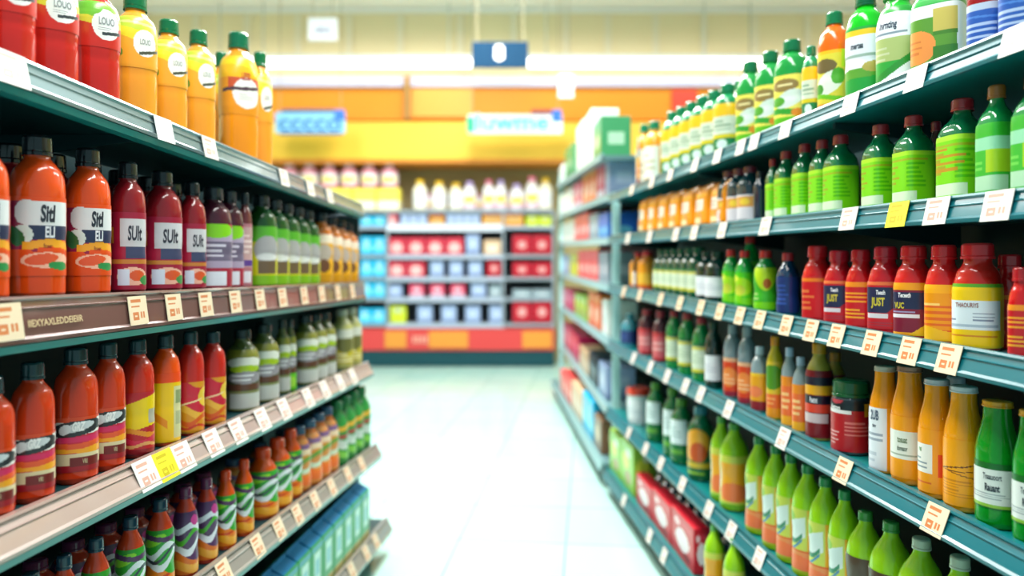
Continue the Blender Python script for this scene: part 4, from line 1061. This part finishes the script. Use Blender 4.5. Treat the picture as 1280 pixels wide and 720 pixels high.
# ------------------------------------------------------------------ labels for every repeat
for (desc, place_), objs in COUNT.items():
    n=len(objs)
    far = place_.startswith(('upper shelf','second shelf','third shelf','fourth shelf','lowest shelf','bottles on top','left top'))
    if not far: objs = sorted(objs, key=lambda o:o.location.y)
    else: objs = sorted(objs, key=lambda o:o.location.x)
    pl = {'bottles on top of far wall display':'top of far wall display'}.get(place_, place_)
    for i,o in enumerate(objs):
        if n==1: lb = f'{desc}, {pl}'
        elif far: lb = f'{desc}, {ORD[i]} from left, {pl}'
        else: lb = f'{desc}, {ORD[i]} nearest, {pl}'
        o['label']=lb
        if len(lb.split())>16: print('LONG', lb)

# ------------------------------------------------------------------ the room
def floor_mat():
    m=bpy.data.materials.new('polished_floor_tiles'); m.use_nodes=True; nt=m.node_tree; b=nt.nodes['Principled BSDF']
    tc=nt.nodes.new('ShaderNodeTexCoord'); mp=nt.nodes.new('ShaderNodeMapping'); mp.inputs['Rotation'].default_value=(0,0,math.radians(6)); mp.inputs['Location'].default_value=(.12,.2,0)
    br=nt.nodes.new('ShaderNodeTexBrick'); br.offset=0; br.inputs['Scale'].default_value=1; br.inputs['Brick Width'].default_value=.6; br.inputs['Row Height'].default_value=.6; br.inputs['Mortar Size'].default_value=.004
    br.inputs['Color1'].default_value=(*RGB('a8d4cc'),1); br.inputs['Color2'].default_value=(*RGB('b2d8cf'),1); br.inputs['Mortar'].default_value=(*RGB('6c9c94'),1)
    nz=nt.nodes.new('ShaderNodeTexNoise'); nz.inputs['Scale'].default_value=2.5; mr=nt.nodes.new('ShaderNodeMapRange'); mr.inputs['To Min'].default_value=.12; mr.inputs['To Max'].default_value=.3
    nt.links.new(tc.outputs['Object'],mp.inputs['Vector']); nt.links.new(mp.outputs['Vector'],br.inputs['Vector']); nt.links.new(br.outputs['Color'],b.inputs['Base Color'])
    nt.links.new(tc.outputs['Object'],nz.inputs['Vector']); nt.links.new(nz.outputs['Fac'],mr.inputs['Value']); nt.links.new(mr.outputs['Result'],b.inputs['Roughness'])
    b.inputs['Specular IOR Level'].default_value=.6
    return m
XW=7.5; ZC=5.42; YW=11.6
wallm=mat('cream_wall_panel','f0deb4',rough=.7,noise=.04,nscale=2)
struct(boxo('floor',-XW,XW,-2,YW+.2,-.1,0,floor_mat(),None,0))
struct(boxo('ceiling',-XW,XW,-2,YW+.2,ZC,ZC+.1,mat('white_ceiling','f4f2ee',rough=.8),None,0))
struct(boxo('wall_back',-XW,XW,YW,YW+.2,0,ZC,mat('olive_wall','b8a878',rough=.8),None,0))
struct(boxo('wall_left',-XW-.2,-XW,-2,YW+.2,0,ZC,wallm,None,0))
struct(boxo('wall_right',XW,XW+.2,-2,YW+.2,0,ZC,wallm,None,0))
# bulkhead over the display: tan band, white trim, orange and yellow fascias
YH=11.0
def zz(y,Y=YH): return CZ+(HY-y)/F*Y
struct(boxo('wall_bulkhead',-XW,XW,YH,YW-.01,zz(95),ZC-.01,wallm,None,0))
for i,x in enumerate(list(range(52,560,64))+[575,642,708,760,820,880,945,1010,1075,1140]):
    struct(boxo('trim_%d'%(i+1),*bx_(x-4,x+4,14,68,YH-.04,YH-.005),mat('pale_batten','ece0c4',rough=.6),None,.004))
struct(boxo('trim_40',-XW,XW,YH-.14,YH-.005,zz(13,YH-.14),ZC-.01,mat('white_trim','f4f4f4',rough=.5),None,.004))
struct(boxo('trim_41',-XW,XW,YH-.10,YH-.005,zz(108,YH-.1),zz(95,YH-.1),mat('lavender_white_trim','c0c0dc',rough=.4),None,.004))
struct(boxo('trim_42',-XW,XW,YH-.02,YW-.02,zz(150),zz(108.5),mat('orange_fascia','ea9018',rough=.55,noise=.03,nscale=1),None,.003))
struct(boxo('trim_43',-XW,XW,YH-.22,YW-.02,zz(199,YH-.22),zz(152,YH-.22),mat('yellow_fascia','f8c440',rough=.5,noise=.03,nscale=1),None,.02))
struct(boxo('trim_44',-XW,XW,YH-.23,YW-.02,zz(203,YH-.23),zz(199,YH-.23)-.001,mat('orange_edge','e08a30',rough=.5),None,.003))
struct(boxo('trim_45',*bx_(513,590,110,146,YH-.06,YH-.021),mat('light_orange_panel','f2a848',rough=.5),None,.003))
struct(boxo('trim_46',*bx_(505,512,95,149,YH-.16,YH-.1),mat('bronze_post','a87c3c',rough=.5),None,.003))
struct(boxo('trim_47',*bx_(840,872,112,140,YH-.06,YH-.021),mat('red_panel','e84430',rough=.5),None,.003))

# ------------------------------------------------------------------ lights
def emis(name,hexc,st):
    m=bpy.data.materials.new(name); m.use_nodes=True; nt=m.node_tree; b=nt.nodes['Principled BSDF']; b.inputs['Base Color'].default_value=(.9,.9,.9,1)
    b.inputs['Emission Color'].default_value=(*RGB(hexc),1); b.inputs['Emission Strength'].default_value=st; return m
tube=emis('lit_tube','fffdf6',3.5); housing=mat('white_enamel_housing','f0f0f0',rough=.4)
def strip_light(x0,x1,Y,z,label,grp,h=.115):
    o=empty('strip_light',((x0+x1)/2,Y,z)); tag(o,label,'light',grp); hw=(x1-x0)/2
    boxo('housing',-hw,hw,-.06,.08,h*.5,h*.5+.06,housing,o,.004); boxo('diffuser',-hw+.01,hw-.01,-.06,.06,-h/2,h/2,tube,o,.02)
    for s in (-1,1): boxo('hanger_rod',s*hw*.8-.008,s*hw*.8+.008,0,.016,h*.5+.06,ZC-z-.002,chrome,o,0)
    return o
zl=zz(79,10.6)
a=at(300,79,10.6).x; b=at(590,79,10.6).x
strip_light(-6.8,a-.02,10.6,zl,'long lit strip light at the far left above the orange fascia','strip lights before the far wall')
strip_light(a,b,10.6,zl,'long lit strip light left of the dark blue hanging sign','strip lights before the far wall')
a=at(658,79,10.6).x; b=at(905,79,10.6).x
strip_light(a,b,10.6,zl,'long lit strip light right of the dark blue hanging sign','strip lights before the far wall')
strip_light(b+.02,6.8,10.6,zl,'long lit strip light at the far right above the orange fascia','strip lights before the far wall')
def area(name,loc,sx,sy,p,color=(1,.98,.95),rot=(0,0,0)):
    l=bpy.data.lights.new(name,'AREA'); l.shape='RECTANGLE'; l.size=sx; l.size_y=sy; l.energy=p; l.color=color
    o=bpy.data.objects.new(name,l); o.location=loc; o.rotation_euler=rot; link(o); return o
# ceiling panels over the aisle (above the frame)
for i,(x,y,sx,sy,p,zc,nm) in enumerate([(-.05,1.0,.9,2.4,110,4.2,'nearest to the camera'),(-.15,4.2,.9,2.4,165,4.6,'over the middle of the aisle'),(-.4,7.3,1.2,2.2,260,5.15,'before the far display'),(-3.2,6.0,.9,4,150,5.15,'beyond the left shelving'),(3.4,6.0,.9,4,150,5.15,'beyond the right shelving')]):
    o=empty('ceiling_panel_light',(x,y,zc)); tag(o,'rectangular ceiling light panel '+nm,'light','ceiling light panels')
    boxo('housing',-sx/2-.04,sx/2+.04,-sy/2-.04,sy/2+.04,.02,.08,housing,o,.005)
    for s in (-1,1): boxo('hanger_rod',-.01,.01,s*sy*.4-.01,s*sy*.4+.01,.08,ZC-o.location.z-.002,chrome,o,0)
    area('aisle_lamp',(x,y,o.location.z),sx,sy,p)
w=bpy.data.worlds.new('w'); bpy.context.scene.world=w; w.use_nodes=True
w.node_tree.nodes['Background'].inputs['Color'].default_value=(.55,.95,1,1); w.node_tree.nodes['Background'].inputs['Strength'].default_value=.35

# ------------------------------------------------------------------ signs
def rods(o,x0,x1,z0,z1,Y):
    for x in (x0,x1): boxo('hanger_rod',x-.004,x+.004,Y,Y+.008,z0,z1,mat('dull_cable','a89c80',rough=.7),o,0)
def sign(px0,px1,py0,py1,Y,hexc,label,name='hanging_sign',cat='sign'):
    X0,X1,_,_,Z0,Z1=bx_(px0,px1,py0,py1,Y,Y+.04); o=empty(name,(0,0,0)); tag(o,label,cat,None)
    boxo('board',X0,X1,Y,Y+.05,Z0,Z1,mat('sign_'+hexc,hexc,rough=.7,spec=.15),o,.004)
    if Z1<ZC: rods(o,X0+.06,X1-.06,Z1,ZC-.002,Y+.02)
    return o
o=sign(590,660,52,84,9.0,'0c3450','dark blue hanging aisle sign with a small white numeral')
vs,fs=text_mesh('8',.03); bm=bmesh.new(); c=at(624,67,8.99); V=[bm.verts.new((c.x+v.x*.26,8.985,c.z+v.y*.26)) for v in vs]; [bm.faces.new([V[i] for i in q]) for q in fs]
mesh_obj('numeral',build('numeral',bm,mat('white_print','f0f0f4',rough=.4)),o)
def ringtext(o,txt,px,py,Y,size,m,sx=1):
    vs,fs=text_mesh(txt,.02); bm=bmesh.new(); c=at(px,py,Y-.006); V=[bm.verts.new((c.x+v.x*size*sx,c.y,c.z+v.y*size)) for v in vs]; [bm.faces.new([V[i] for i in q]) for q in fs]
    mesh_obj('lettering',build('lettering',bm,m),o)
o=sign(385,421,22,50,9.5,'e4e6f0','small white hanging sign near the left ceiling')
ringtext(o,'ulut',403,37,9.5,.13,mat('grey_print','8c90b0',rough=.5))
o=sign(698,717,92,122,9.6,'f8f8f8','small white card hanging above the right aisle shelves')
blue_l=mat('sky_sign','7cc8f0',rough=.4); whitep=mat('white_print','f0f0f4',rough=.4)
o=sign(344,431,140,166,10.2,'8cc8f0','light blue sign with looping dark letters above the left of the far display')
ringtext(o,'cccco',387,154,10.2,.34,mat('blue_print','3c74b0',rough=.5),1.15)
boxo('blue_tab',*bx_(418,431,137,150,10.19,10.199),mat('royal_blue','2c70d0',rough=.4),o,0)
boxo('dark_header',*bx_(352,418,136,140,10.19,10.2),mat('dark_header','4c4c70',rough=.4),o,0)
boxo('dark_footer',*bx_(350,428,166,168.5,10.19,10.2),mat('dark_header2','50507c',rough=.4),o,0)
o=sign(585,703,143,167,10.2,'eaf6fa','white sign with aqua looping letters and green end above the far display')
ringtext(o,'luwme',640,153,10.2,.34,mat('aqua_print','48c4cc',rough=.5),1.15)
boxo('green_tab',*bx_(583,593,146,165,10.19,10.199),mat('mint_green','14c484',rough=.4),o,0)
boxo('blue_tab',*bx_(690,702,137,152,10.19,10.199),mat('royal_blue','2c70d0',rough=.4),o,0)
boxo('red_tab',*bx_(664,690,137,143,10.19,10.2),mat('dull_red','8c3040',rough=.4),o,0)

# ------------------------------------------------------------------ camera
cam=bpy.data.cameras.new('camera'); co=bpy.data.objects.new('camera',cam); link(co)
co.location=(0,0,CZ); co.rotation_euler=(PI/2,0,0); cam.sensor_width=36; cam.lens=F/1280*36; cam.shift_y=-(360-HY)/1280
cam.clip_start=.05; cam.dof.use_dof=True; cam.dof.focus_distance=1.75; cam.dof.aperture_fstop=1.15
sc=bpy.context.scene; sc.camera=co
sc.view_settings.view_transform='Standard'; sc.view_settings.look='None'; sc.view_settings.exposure=0.4; sc.view_settings.gamma=1
